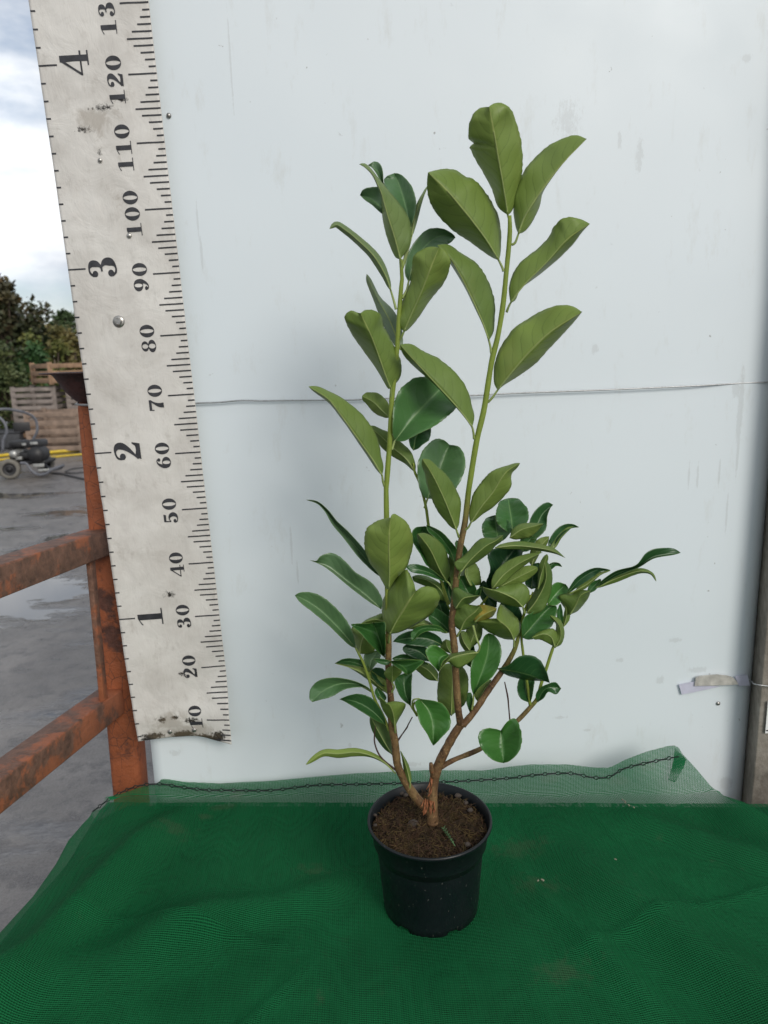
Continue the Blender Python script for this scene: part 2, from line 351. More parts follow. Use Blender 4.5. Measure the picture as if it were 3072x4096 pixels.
# leaves : UV u 0..1 across (midrib .5), v along
def leafmat(name, under):
    m = Mat(name, rough=.46 if under else .27, spec=.4 if under else .6)
    sep = N(m.t, 'ShaderNodeSeparateXYZ'); m.L(m.co('UV'), sep.inputs[0])
    au = m.math('MULTIPLY', m.math('ABSOLUTE', m.math('SUBTRACT', sep.outputs[0], .5)), 2.0)
    nn = m.noise(5, 3, .5, 'UV'); oi = N(m.t, 'ShaderNodeObjectInfo')
    k = m.math('SUBTRACT', m.math('MULTIPLY', sep.outputs[1], 8.5), m.math('MULTIPLY', m.math('POWER', au, 1.25), 1.9))
    k = m.math('ADD', m.math('ADD', k, m.math('MULTIPLY', nn, .9)), m.math('MULTIPLY', m.math('GREATER_THAN', sep.outputs[0], .5), .45))
    fr = m.math('ABSOLUTE', m.math('SUBTRACT', m.math('FRACT', m.math('ADD', k, 20)), .5))
    vein = m.ramp(fr, [(.0, 1.0), (.065, 0.0)])
    vein = m.math('MULTIPLY', vein, m.ramp(au, [(.55, 1.0), (.92, 0.0)]))
    mid = m.ramp(au, [(.018, 1.0), (.055, 0.0)])
    n1 = m.noise(3.5, 5, .6); n2 = m.noise(90, 4, .6); pz = m.noise(14, 3, .5)
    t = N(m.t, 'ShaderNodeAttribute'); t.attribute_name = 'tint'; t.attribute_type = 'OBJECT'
    if under:
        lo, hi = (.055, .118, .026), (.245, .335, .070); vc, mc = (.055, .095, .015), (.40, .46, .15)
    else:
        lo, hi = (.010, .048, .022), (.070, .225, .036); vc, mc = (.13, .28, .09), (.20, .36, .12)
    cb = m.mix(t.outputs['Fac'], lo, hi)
    pa = N(m.t, 'ShaderNodeAttribute'); pa.attribute_name = 'pale'; pa.attribute_type = 'OBJECT'
    cb = m.mix(pa.outputs['Fac'], cb, (.20, .27, .19))  # grey sky reflection on some leaves, mixed into their base colour
    cb = m.mix(m.math('MULTIPLY', m.ramp(pz, [(.35, 0.0), (.65, 1.0)]), .35), cb, m.mix(.5, cb, hi))
    cb = m.mix(m.math('MULTIPLY', vein, .75 if under else .55), cb, m.mix(.6, cb, vc) if under else m.mix(.45, cb, vc))
    cb = m.mix(m.math('MULTIPLY', mid, .85 if under else .55), cb, m.mix(.15, mc, cb))
    sp = m.ramp(n2, [(.745, 0.0), (.775, .7)])
    cb = m.mix(sp, cb, (.05, .05, .02))
    bl = m.noise(11, 5, .65)
    cb = m.mix(m.math('MULTIPLY', m.ramp(bl, [(.56, 0.0), (.74, 1.0)]), .4), cb, (.20, .22, .05) if under else (.07, .13, .03))
    yl = N(m.t, 'ShaderNodeAttribute'); yl.attribute_name = 'yellow'; yl.attribute_type = 'OBJECT'
    cb = m.mix(m.math('MULTIPLY', yl.outputs['Fac'], m.ramp(m.noise(18, 4), [(.4, 0.0), (.55, 1.0)])), cb, (.40, .30, .05))
    m.base(cb)
    quilt = m.math('SUBTRACT', m.ramp(fr, [(.0, 0.0), (.35, 1.0)]), m.math('MULTIPLY', mid, 1.2 if not under else -1.5))
    m.bump(m.math('ADD', quilt, m.math('MULTIPLY', pz, 1.0)), .09 if under else .14, .0018)
    m.rough(m.ramp(n1, [(.3, .42 if under else .30), (.7, .56 if under else .44)]))
    tl = N(m.t, 'ShaderNodeBsdfTranslucent'); m.L(m.mix(.5, cb, (.16, .30, .03)), tl.inputs[0])
    mxs = N(m.t, 'ShaderNodeMixShader'); mxs.inputs[0].default_value = .13
    m.L(m.p.outputs[0], mxs.inputs[1]); m.L(tl.outputs[0], mxs.inputs[2]); m.L(mxs.outputs[0], m.o.inputs[0])
    return m.m
M_top = leafmat('leaf_top', False); M_und = leafmat('leaf_underside', True)
M_pet = simple('petiole_green', (.25, .32, .10), .5, var=.2, sc_=60, bump=.05)

# far things
M_wood = simple('pale_timber', (.27, .17, .105), .8, var=.35, sc_=6)
M_woodg = simple('grey_timber', (.23, .195, .175), .85, var=.35, sc_=6)
M_woodm = simple('brown_timber', (.24, .175, .135), .85, var=.4, sc_=6)
M_trunk = simple('trunk_bark', (.10, .075, .055), .9, var=.4, sc_=5)
M_blk = simple('black_engine', (.018, .018, .020), .5, var=.4)
M_tyre = simple('dusty_tyre', (.16, .15, .13), .85, var=.3, sc_=8)
M_hand = simple('grey_tube', (.13, .135, .155), .4, var=.2)
M_alu = simple('bare_metal', (.45, .45, .43), .4, .6, .3, 20)
M_yel = simple('yellow_hose', (.62, .44, .03), .5, var=.2)
M_bin = simple('dark_bin', (.05, .052, .058), .6)
M_dgry = simple('dark_hose', (.045, .045, .05), .5)
def foliage(name, cols, sc_=2.0):
    m = Mat(name, rough=.55, spec=.3); oi = m.noise(sc_, 3, .6)
    m.base(m.ramp(oi, [(.3, tuple(1.35*q for q in cols[0])), (.5, tuple(1.35*q for q in cols[1])), (.7, tuple(1.5*q for q in cols[2]))]))
    return m.m

# ================================================================== SETTING
gv, gf = [], []
xs = [-260, -120, -60, -30, -15, -8, -4, -2, 0, 3, 8, 20, 60, 160, 260]; ys = [-60, -10, 0, 1, 3, 6, 10, 16, 24, 40, 80, 160, 300]
for y in ys:
    for x in xs: gv.append((x, y, 0))
nx = len(xs)
for j in range(len(ys)-1):
    for i in range(nx-1): gf.append([j*nx+i, j*nx+i+1, (j+1)*nx+i+1, (j+1)*nx+i])
tag(mesh('asphalt_yard', gv, gf, M_asph, smooth=False), kind='structure')

# white wall panel, right edge rolled back
PY = 1.305
prof = [(-.419, 0)]
for i in range(1, 60): prof.append((-.419 + (1.147)*i/59, 0))
for k in range(1, 13):
    a = k/12*R(88); prof.append((.728 + .05*math.sin(a), .05*(1-math.cos(a))))
prof.append((.778, .16))
v, f = [], []; zs = [.02 + 3.0*i/60 for i in range(61)]
for th in (0, 1):
    for z in zs:
        for (x, dy) in prof:
            wob = .004*noise.noise(Vector((x*1.7, z*1.3, 3))) + .0022*noise.noise(Vector((x*5, z*4, 9)))
            wob -= .004*math.exp(-((z-1.50-.03*x)/.012)**2)*0
            v.append((x + (0.003 if th and dy > .03 else 0)*-1, PY + dy + wob + th*.006, z))
np_ = len(prof); nz_ = len(zs); off = np_*nz_
for j in range(nz_-1):
    for i in range(np_-1):
        q = [j*np_+i, j*np_+i+1, (j+1)*np_+i+1, (j+1)*np_+i]; f.append(q); f.append([off+k for k in q[::-1]])
for j in range(nz_-1):
    for i in (0, np_-1):
        f.append([j*np_+i, (j+1)*np_+i, off+(j+1)*np_+i, off+j*np_+i])
wall = mesh('white_wall_panel', v, f, M_panel, uvs=[(q[0], q[2]) for q in v])
tag(wall, 'tall smooth white wall panel with a rolled back right edge behind the plant', 'wall')
# small screws on the panel
for (px_, py_) in ((2873, 2814), (675, 462)):
    p = atY(px_, py_, PY-.001); s = MB(); s.lathe(p, [(0, .0025), (.003, .002), (.0042, 0)], 12, Matrix.Rotation(R(90), 3, 'X')); s.build('screw', M_steel, wall)

# concrete post on the right
bl = atY(3017, 3186, 1.250); tl_ = atY(3050, 2600, bl.y)
pxl = (bl.x + tl_.x)/2
s = MB(); fr = bl.y
c4 = [(pxl, fr), (pxl+.16, fr-.012), (pxl+.19, fr+.10), (.83, PY+.14), (.771, PY+.030)]
pv = []; pf = []
zz = [0+ i*.1 for i in range(32)]
for z in zz:
    for k, (x, y) in enumerate(c4):
        pv.append((x + .0018*noise.noise(Vector((k*9.1, z*9, 0))), y, z))
for j in range(len(zz)-1):
    for k in range(5): pf.append([j*5+k, j*5+(k+1) % 5, (j+1)*5+(k+1) % 5, (j+1)*5+k])
pf.append([len(pv)-5+k for k in range(5)])
post_r = mesh('concrete_post', pv, pf, M_conc, smooth=False)
bv = post_r.modifiers.new('b', 'BEVEL'); bv.width = .0022; bv.segments = 2; bv.limit_method = 'ANGLE'
tag(post_r, 'stained brown and grey concrete post standing right of the white wall panel', 'post')
# paper label on the post
lz0 = atY(3066, 2926, fr).z; lz1 = atY(3070, 2798, fr).z; lx0 = atY(3064, 2860, fr-.004).x
lab = empty('paper_label', (lx0, fr-.006, lz0)); tag(lab, 'white paper label with a dark line stuck on the concrete post', 'label')
s = MB(); s.box((lx0+.045, fr-.0065-.003, (lz0+lz1)/2), (.09, .001, lz1-lz0), Matrix.Rotation(R(-4.3), 3, 'Z')); s.build('sheet', M_paper, lab, False)
s = MB(); s.box((lx0+.045, fr-.0075-.003, lz0+.006), (.088, .0006, .0022), Matrix.Rotation(R(-4.3), 3, 'Z')); s.build('printed_line', M_print, lab, False)
# tie wire round post
pts = [atY(3002, 2718, fr+.06), atY(3008, 2728, fr+.03), atY(3025, 2738, fr-.006)] + [Vector((pxl+.02+.03*k, fr-.008-.001*k, atY(3040, 2741, fr).z)) for k in range(5)]
s = MB(); s.tube(crom(pts, 30), .0012, 8); tag(s.build('tie_wire', M_galv), 'thin pale tie wire looped round the concrete post', 'wire')
# tape pieces
def sheet(name, poly, Y, mat, th=.0012):
    P = [atY(x, y, Y) for x, y in poly]; n = len(P)
    v = P + [p + Vector((0, th, 0)) for p in P]
    return mesh(name, v, [list(range(n)), [n+k for k in range(n)][::-1]] + [[k, n+k, n+(k+1) % n, (k+1) % n] for k in range(n)], mat, None, False)
tag(sheet('lilac_tape', [(2716, 2739), (2780, 2727), (2800, 2742), (2880, 2746), (2780, 2768), (2727, 2778)], PY-.005, M_lilac), 'pale lilac tape scrap stuck askew on the white wall panel', 'tape')
tag(sheet('wall_tape', [(2940, 2706), (2990, 2700), (3000, 2742), (2955, 2744)], PY-.0045, M_lilac), 'short lilac white tape end at the rolled edge of the wall panel', 'tape')
o = sheet('dirty_tape', [(2779, 2744), (2785, 2712), (2800, 2706), (2870, 2700), (2910, 2704), (2935, 2712), (2948, 2728), (2954, 2738), (2900, 2741)], PY-.0085, M_tape, .0035)
tag(o, 'grubby grey white tape strip peeling off the white wall panel', 'tape')

# wire across the panel
wp = [(760, 1614), (800, 1612), (880, 1609), (960, 1602), (1060, 1603), (1200, 1601), (1386, 1600), (1480, 1596), (1600, 1592), (1750, 1586), (1880, 1582), (2080, 1572), (2400, 1560), (2750, 1545), (3080, 1528)]
P = [atY(300, 1617, 1.345), atY(352, 1618, 1.335), atY(500, 1620, PY-.008)] + [atY(x, y, PY-.007) for x, y in wp] + [Vector((.85, PY-.09, atY(3080, 1528, PY).z))]
s = MB(); s.tube(crom(P, 160), .0014, 8)
tag(s.build('stretched_wire', M_galv), 'thin grey wire stretched across the white wall panel at mid height', 'wire')

# ------------------------------------------------------------------ orange railing
rail = empty('steel_railing', (-.472, 1.335, 0)); tag(rail, 'rusty orange steel railing with two side rails and a flared dark cap on its post', 'railing')
s = MB()
cy_ = 1.385; ptop = atY(298, 1607, cy_-.033).z; cx_ = .5*(atY(298, 1627, cy_-.033).x + atY(443, 3176, cy_-.033).x) + .033
tp_ = Vector((atY(298, 1627, cy_-.034).x+.0305, cy_, ptop)); bt_ = Vector((atY(441, 3176, cy_-.034).x+.0305, cy_, atY(441, 3176, cy_-.034).z)); bt_ = tp_ + (bt_-tp_)*(ptop/(tp_.z-bt_.z)); cx_ = tp_.x
s.bar(bt_, tp_, .061, .061, (0, 1, 0), .012); s.build('post', M_rust, rail)
ct = atY(166, 1492, cy_).z; cr_ = cx_ - atY(172, 1497, cy_).x
s = MB(); hb = ct-ptop
s.lathe((cx_, cy_, ptop), [(.030, -.004), (.037, .0), (.043, .006), (.052, hb*.30), (.062, hb*.6), (.071, hb*.88), (.074, hb*.93), (cr_, hb*.955), (cr_+.001, hb*.985), (cr_-.003, hb), (.06, hb), (.05, hb*.6), (.03, hb*.2), (0.001, hb*.2)], 48)
s.build('flared_cap', M_cap, rail)
s = MB(); s.tube([Vector((cx_+.036*math.cos(a), cy_+.036*math.sin(a), ptop-.004+.003*math.sin(a))) for a in [k*math.pi/12 for k in range(25)]], .0018, 8); s.build('wire_collar', M_galv, rail)
A = atY(400, 2165, 1.36); B = atY(0, 2306, 1.06); d = (B-A)
s = MB(); s.bar(A, A + d*2.1, .05, .048, bev=.003); s.build('rail', M_rail, rail)
A2 = atY(450, 2800, 1.36); B2 = atY(0, 3140, 1.02); d2 = (B2-A2)
s = MB(); s.bar(A2, A2 + d2*1.9, .05, .051, bev=.003); s.build('rail', M_rail, rail)
a = atY(356, 2180, 1.30); b = atY(416, 2812, 1.30)
s = MB(); s.bar(a, b, .010, .022, (0, 1, 0), .002); s.build('flat_bar', M_rail, rail)

# ------------------------------------------------------------------ table, under sheet, netting
yb = lambda x: 1.294 + (x+.409)*(-.0862)        # back edge of the table
outl = [(452, 3180), (389, 3225), (335, 3280), (276, 3348), (226, 3442), (136, 3569), (0, 3718)]
OP = sorted([(p.y, p.x) for p in (atZ(x, y, TAB-.02) for x, y in outl)])
oy = [q[0] for q in OP]; ox = [q[1] for q in OP]
oy = [-.2, .45, .75] + oy; ox = [-.80, -.68, -.62] + ox
def xl(y): return pl(oy, ox, y)
tb = empty('display_table', (.4, .7, TAB)); tag(tb, 'dark low table hidden under the green netting', 'table')
tv = []; tf = []; rows = [.10 + i*.06 for i in range(20)]
tpoly = [(xl(y)+.03, y) for y in rows if y < 1.27] + [(-.47, yb(-.47)-.012), (1.25, yb(1.25)-.012), (1.25, .10)]
n = len(tpoly); tv = [(x, y, TAB-.012) for x, y in tpoly] + [(x, y, TAB-.04) for x, y in tpoly]
mesh('table_top', tv, [list(range(n))[::-1], [n+k for k in range(n)]] + [[k, (k+1) % n, n+(k+1) % n, n+k] for k in range(n)], M_dark, tb, False)
for (x, y) in ((-.36, 1.2), (1.1, 1.08), (-.5, .2), (1.1, .2)):
    s = MB(); s.box((x, y, (TAB-.04)/2), (.05, .05, TAB-.041), None, .004); s.build('leg', M_dark, tb)
# under sheet (seen at the right end)
v, f, uv = [], [], []
xa = [i/60 for i in range(61)]; ya = [i/40 for i in range(41)]
for t_ in ya:
    for q in xa:
        yq = .12 + t_*1.13; x = xl(yq)+.035 + q*(1.32-xl(yq)-.035)
        y = .12 + t_*(yb(x)-.006-.12)
        v.append((x, y, TAB-.008 + .0016*noise.noise(Vector((x*9, y*9, 0))))); uv.append((x, y))
for j in range(40):
    for i in range(60): f.append([j*61+i, j*61+i+1, (j+1)*61+i+1, (j+1)*61+i])
tag(mesh('under_netting', v, f, M_net2, uvs=uv), 'flat lower sheet of green netting showing at the right end of the table', 'netting')

# upper netting with the turned up flap at the back
def hz(x, y):
    p = Vector((x, y, 0))
    h = .0045*noise.noise(p*6) + .0028*noise.noise(Vector((x*17, y*11, 4)))
    # diagonal folds
    def ridge(x0, y0, x1, y1, wd, ht):
        d = Vector((x1-x0, y1-y0)); ln = d.length; d /= ln; q = Vector((x-x0, y-y0)); t = q.dot(d)/ln; dd = q.x*d.y-q.y*d.x
        return ht*math.exp(-(dd/wd)**2)*sm(-.15, .2, t)*(1-sm(.8, 1.15, t))
    h += ridge(-.36, 1.22, -.55, .72, .035, .022) + ridge(-.33, .92, -.02, 1.02, .03, .010) + ridge(-.60, .78, -.20, .98, .05, .012)
    h += ridge(.30, 1.10, .62, .55, .05, .018) + ridge(.62, 1.18, .82, .80, .03, .022) + ridge(.22, 1.05, .36, .75, .02, .008)
    h += ridge(.28, .86, .70, .99, .006, .0035) + ridge(-.45, .98, -.12, .90, .007, .0035) + ridge(.20, .80, .27, .55, .006, .003) + ridge(-.10, .86, -.30, .62, .007, .0035) + ridge(.40, 1.16, .48, .90, .006, .003) + ridge(-.20, 1.20, -.10, 1.02, .006, .003)
    h += ridge(.45, 1.15, .75, .95, .03, .010) + ridge(-.25, .75, .2, .62, .04, .006)
    dp = math.hypot(x-.0877, y-.972)
    h = h*1.7 + .006*noise.noise(Vector((x*3.1, y*4.3, 8)))
    h *= sm(.085, .17, dp)
    return h
flap_top = [(633, 3122), (660, 3119), (741, 3131), (886, 3137), (1085, 3126), (1266, 3110), (1438, 3096), (1606, 3089), (1691, 3084), (1938, 3085), (2034, 3070), (2130, 3061), (2275, 3061), (2372, 3073), (2440, 3075), (2504, 3042), (2590, 3009), (2684, 2985), (2712, 2985), (2732, 3018), (2789, 3080), (2879, 3186)]
FT = []
for (x, y) in flap_top:
    Y = 1.27
    for _ in range(4):
        p = atY(x, y, Y); Y = yb(p.x) + .004
    FT.append((p.x, p.z))
fx = [q[0] for q in FT]; fz = [q[1] for q in FT]
XR = fx[-1]
v, f, uv = [], [], []
NX, NY, NF, ND = 150, 130, 10, 10
rowsv = []
YF = .14
for j in range(NY+1):
    t_ = j/NY; row = []
    for k in range(ND):                                   # the side drop on the left, bottom to top
        q = k/ND
        y = YF + t_*(1.30-YF); x0 = xl(min(y, 1.28))
        zz_ = TAB-.03 - .34*(1-q)*(1 if y < 1.2 else max(.15, 1-(y-1.2)/.09))
        row.append((x0-.006-.012*math.sin(y*23)*(1-q), y, zz_, -(1-q)*.34+x0, y))
    for i in range(NX+1):
        q = i/NX
        y0 = YF + t_*(1.30-YF)
        x0 = xl(min(y0, 1.28))
        xr = XR + (1.30-y0)*.30 + .02*(math.sin(y0*9)-math.sin(11.7))
        x = x0 + (xr-x0)*(q**1.0)
        y = YF + t_*(min(yb(x), 1.305)-YF) if x > -.42 else YF + t_*(min(yb(-.42), 1.305)-YF)
        dl = x-xl(min(y, 1.28))
        drop = -.028*(1-sm(0, .085, dl))**1.6
        row.append((x, y, TAB+.004 + hz(x, y)*sm(0, .05, dl) + drop + .006*math.exp(-((x-xr+.014)/.011)**2), x, y))
    rowsv.append(row)
top = rowsv[-1]
for j in range(1, NF+1):                                  # flap standing up against the panel
    q = j/NF; row = []
    for (x, y, z, u_, v_) in top:
        if x < fx[0]:
            h = max(0, (pl(fx, fz, fx[0])-TAB)*sm(fx[0]-.11, fx[0], x)*.75)
        else: h = max(0, pl(fx, fz, x)-TAB)
        bulge = .004*math.sin(q*math.pi)*noise.noise(Vector((x*8, 2, q)))
        row.append((x + .006*q*noise.noise(Vector((x*5, 7, 0))), y + .003 + .004*q - bulge, max(z, z + (TAB+h-z)*q if h > 0 else z), u_, v_+h*q))
    rowsv.append(row)
W_ = len(rowsv[0])
for row in rowsv:
    for (x, y, z, u_, v_) in row: v.append((x, y, z)); uv.append((u_, v_))
for j in range(len(rowsv)-1):
    for i in range(W_-1): f.append([j*W_+i, j*W_+i+1, (j+1)*W_+i+1, (j+1)*W_+i])
net = mesh('netting_cloth', v, f, M_net, uvs=uv)
tag(net, 'rumpled green shade netting spread over the table with its stitched back edge turned up', 'netting')
# chain stitch along the flap
st = [(371, 3246), (452, 3187), (543, 3147), (633, 3136), (723, 3148), (814, 3159), (904, 3161), (1085, 3161), (1266, 3141), (1492, 3136), (1796, 3127), (2034, 3113), (2130, 3101), (2275, 3093), (2372, 3110), (2438, 3107), (2495, 3075), (2590, 3051), (2732, 3022)]
SP = []
for (x, y) in st:
    Y = 1.27
    for _ in range(4):
        p = atY(x, y, Y); Y = yb(max(p.x, -.42)) - .004
    if x < 500: p = atZ(x, y, TAB-.004)
    SP.append(p)
cv = crom(SP, 900); s = MB(); acc = 0; seg = [cv[0]]; kind = 0
for i in range(1, len(cv)):
    acc += (cv[i]-cv[i-1]).length; seg.append(cv[i])
    if (kind == 0 and acc > .013) or (kind == 1 and acc > .0095):
        if kind == 0: s.tube(seg[::3]+[seg[-1]], .0015, 6)
        else:
            n = len(seg); upv = Vector((0, 0, 1))
            lp = [seg[k] + upv*.0032*math.sin(math.pi*k/(n-1)) for k in range(n)]; ln_ = [seg[k] - upv*.0032*math.sin(math.pi*k/(n-1)) for k in range(n)]
            s.tube(lp, .0010, 5); s.tube(ln_, .0010, 5)
        seg = [cv[i]]; acc = 0; kind = 1-kind
s.build('chain_stitch', M_cord, net)
# folded corner of the flap: second layer
cp = [atY(x, y, 1.205) for x, y in ((2700, 2992), (2728, 3020), (2745, 3036), (2735, 3070), (2700, 3130), (2672, 3120), (2690, 3060))]
n = len(cp)
mesh('folded_corner', cp, [list(range(n))], M_net, net, False, uvs=[(p.x*.8+p.z*.5, p.z) for p in cp])
# crumbs on the netting
crumbs = [(2490, 3205), (2500, 3215), (2515, 3232), (2535, 3246), (2170, 3532), (2152, 3548), (2460, 3486)]
for k, (x, y) in enumerate(crumbs):
    p = atZ(x, y, TAB+.008); s = MB(); r_ = .0014+.0014*random.random()
    s.box(p + Vector((0, 0, hz(p.x, p.y))), (r_*2.4, r_*1.2, r_), Matrix.Rotation(random.random()*3, 3, 'Z'), r_*.3)
    tag(s.build('crumb', M_crumb), 'tiny pale crumb of debris lying on the green netting', 'debris', 'crumbs on the netting')

# ================================================================== RULER BANNER
def rul(u, s_, off=0):
    """u metres leftwards from the right edge, s_ metres up the scale"""
    wd = 1 - .05*math.exp(-((s_-.0)/.12)**2)
    x = -.2531 - .0341*s_ - u*wd; z = CAMZ - .7519 + s_ - u*.0341
    rp = pl([0, .025, .055, .085, .12, .15, .182], [.036, .026, .010, .0, .001, .010, .020], u)
    y = 1.2805 - rp*math.exp(-max(0, s_-.04)/.05)*.85 - .010*math.exp(-((s_-.105)/.04)**2)*(1-.5*u/.182) - off
    y += .0022*noise.noise(Vector((u*14, s_*8, 0))) + .0008*noise.noise(Vector((u*45, s_*40, 5)))
    return Vector((x, y, z))
ban = empty('ruler_banner', rul(.09, .05)); tag(ban, 'grubby white height ruler banner with black numerals hanging beside the plant', 'ruler')
v, f, uv = [], [], []
UN, SN = 40, 300
for th in (0, -.0011):
    for j in range(SN+1):
        for i in range(UN+1):
            u = .182*i/UN; s0 = .046 + pl([0, .03, .07, .182], [.007, .012, .020, .021], u); s_ = s0 + (1.62-s0)*(j/SN)**1.15
            v.append(rul(u, s_, th)); uv.append((u, s_))
K = UN+1; off = K*(SN+1)
for j in range(SN):
    for i in range(UN):
        q = [j*K+i, (j+1)*K+i, (j+1)*K+i+1, j*K+i+1]; f.append(q); f.append([off+k for k in q[::-1]])
for i in range(UN): f.append([i, i+1, off+i+1, off+i])
for j in range(SN):
    f.append([j*K, off+j*K, off+(j+1)*K, (j+1)*K]); f.append([j*K+UN, (j+1)*K+UN, off+(j+1)*K+UN, off+j*K+UN])
mesh('banner_strip', v, f, M_vinyl, ban, uvs=uv)
def ink(mb, u0, u1, s0, s1, n=10):
    vv = []
    for i in range(n+1):
        u = u0 + (u1-u0)*i/n; vv += [rul(u, s0, .0006), rul(u, s1, .0006)]
    mb.add(vv, [[2*i, 2*i+1, 2*i+3, 2*i+2] for i in range(n)])
s = MB()
for c in range(6, 150):
    m10 = c % 10; l = .0445 if m10 == 0 else {1: .0115, 2: .016, 3: .0215, 4: .031, 5: .040}[min(m10, 10-m10)]
    ink(s, .0004, l, c/100-.0012, c/100+.0012)
s.build('centimetre_scale', M_print, ban, False)
s = MB()
for k in range(3, 60):
    sc_ = k*.0254; l = .0285 if k % 12 == 0 else .0075
    if k % 12 == 0 and k > 48: l = .0285
    ink(s, .1816-l, .1816, sc_-.0012, sc_+.0012)
s.build('inch_scale', M_print, ban, False)
# numerals: outlines made of strokes (x right, y up, unit height)
def ring(cx, cy, rx, ry, ix, iy): return ('ring', cx, cy, rx, ry, ix, iy)
G = {
 '0': [ring(.33, .5, .33, .5, .11, .455)],
 '1': [('poly', [(.24, 0), (.46, 0), (.46, 1), (.36, 1), (.24, .93)]), ('poly', [(.04, 0), (.66, 0), (.66, .05), (.04, .05)]), ('poly', [(.24, .93), (.36, 1), (.30, 1), (.05, .86), (.05, .80)])],
 '2': [('dot', .15, .70, .115), ('st', [(.06, .74, .05), (.12, .9, .06), (.32, .97, .06), (.50, .88, .17), (.52, .70, .2), (.40, .48, .14), (.2, .25, .07), (.06, .1, .06)]), ('poly', [(.03, 0), (.58, 0), (.64, .30), (.59, .30), (.50, .18), (.36, .17), (.2, .20), (.08, .14)])],
 '3': [('dot', .15, .78, .10), ('st', [(.07, .82, .05), (.17, .95, .06), (.32, .98, .05), (.46, .88, .16), (.46, .70, .16), (.36, .56, .06), (.22, .53, .05)]), ('st', [(.22, .53, .05), (.38, .52, .06), (.51, .38, .18), (.50, .18, .2), (.36, .03, .06), (.18, .03, .06), (.07, .16, .05)]), ('dot', .15, .21, .11)],
 '4': [('poly', [(.40, 1), (.58, 1), (.58, 0), (.40, 0)]), ('st', [(.46, .98, .06), (.24, .63, .05), (.03, .29, .05)]), ('poly', [(.0, .25), (.70, .25), (.70, .31), (.0, .31)]), ('poly', [(.28, 0), (.70, 0), (.70, .05), (.28, .05)])],
 '5': [('poly', [(.12, 1), (.55, 1), (.50, .82), (.14, .84)]), ('st', [(.13, .98, .05), (.11, .5, .05)]), ('st', [(.11, .5, .05), (.26, .61, .06), (.44, .54, .16), (.53, .33, .2), (.46, .11, .16), (.28, .02, .06), (.12, .06, .05), (.06, .18, .05)]), ('dot', .14, .22, .11)],
 '6': [ring(.34, .31, .31, .31, .10, .265), ('st', [(.13, .3, .18), (.13, .55, .17), (.24, .84, .10), (.4, .97, .05), (.54, .92, .05)]), ('dot', .50, .82, .10)],
 '7': [('poly', [(.06, 1), (.64, 1), (.62, .82), (.12, .82)]), ('st', [(.09, 1, .05), (.07, .68, .04)]), ('st', [(.62, .92, .06), (.45, .62, .10), (.34, .3, .18), (.33, .0, .22)])],
 '8': [ring(.33, .75, .27, .25, .12, .205), ring(.33, .27, .33, .27, .13, .225)],
}
G['9'] = [tuple(['ring', .66-g[1], 1-g[2]]+list(g[3:])) if g[0] == 'ring' else ('dot', .66-g[1], 1-g[2], g[3]) if g[0] == 'dot' else (g[0], [(.66-p[0], 1-p[1])+tuple(p[2:]) for p in g[1]]) for g in G['6']]
def glyph(mb, ch, fn):
    for g in G[ch]:
        if g[0] == 'ring':
            _, cx, cy, rx, ry, ix, iy = g; n = 36; vv = []
            for k in range(n):
                a = 2*math.pi*k/n; vv += [fn(cx+rx*math.cos(a), cy+ry*math.sin(a)), fn(cx+ix*math.cos(a), cy+iy*math.sin(a))]
            mb.add(vv, [[2*k, 2*((k+1) % n), 2*((k+1) % n)+1, 2*k+1] for k in range(n)])
        elif g[0] == 'dot':
            n = 16; mb.add([fn(g[1]+g[3]*math.cos(2*math.pi*k/n), g[2]+g[3]*math.sin(2*math.pi*k/n), 1) for k in range(n)], [list(range(n))])
        elif g[0] == 'poly': mb.add([fn(*p, 2) for p in g[1]], [list(range(len(g[1])))])
        else:
            n = 24; c = crom([tuple(p) for p in g[1]], n); vv = []
            for k in range(n):
                t = c[min(k+1, n-1)] - c[max(k-1, 0)]; tl = math.hypot(t.x, t.y) or 1; nx_, ny_ = -t.y/tl, t.x/tl; h = max(.055, c[k].z*1.22)/2
                vv += [fn(c[k].x+nx_*h, c[k].y+ny_*h, 3), fn(c[k].x-nx_*h, c[k].y-ny_*h, 3)]
            mb.add(vv, [[2*k, 2*k+1, 2*k+3, 2*k+2] for k in range(n-1)])
def number(txt, smid, ubase, hgt, wid, pitch):
    for k, ch in enumerate(txt):
        s = MB(); s0 = smid + (k-(len(txt)-1)/2)*pitch - wid/2
        glyph(s, ch, lambda x, y, o=0: rul(ubase + y*hgt, s0 + x/.66*wid, .0006+o*.00012))
        s.build('numeral', M_print, ban, False)
for c in range(10, 131, 10):
    number(str(c), c/100 + pl([10, 30, 60, 90, 130], [.0055, .0015, -.002, -.004, -.008], c), .0535, .0245, .0205, .0248)
for ft in range(1, 5): number(str(ft), ft*.3048 + .000, .103, .045, .033, .03)
# fixings
def bolt(px_, py_, u, s_, r_, six):
    p = rul(u, s_, .001); s = MB(); s.lathe(p, [(0, .0045 if six else .0022), (r_*.8, .0045 if six else .002), (r_, .003 if six else .001), (r_, -.001)], 6 if six else 14, Matrix.Rotation(R(90), 3, 'X')); s.build('bolt' if six else 'rivet', M_steel, ban, not six)
    if six: s = MB(); s.lathe(p + Vector((0, .0005, 0)), [(0.003, .001), (.0095, .001), (.0098, 0)], 20, Matrix.Rotation(R(90), 3, 'X')); s.build('washer', M_steel, ban)
bolt(0, 0, .1105, .8275, .0062, True); bolt(0, 0, .1060, 1.078, .0035, False); bolt(0, 0, .120, .079, .0042, False); bolt(0, 0, .072, .080, .0042, False); bolt(0, 0, .0755, .962, .004, False)

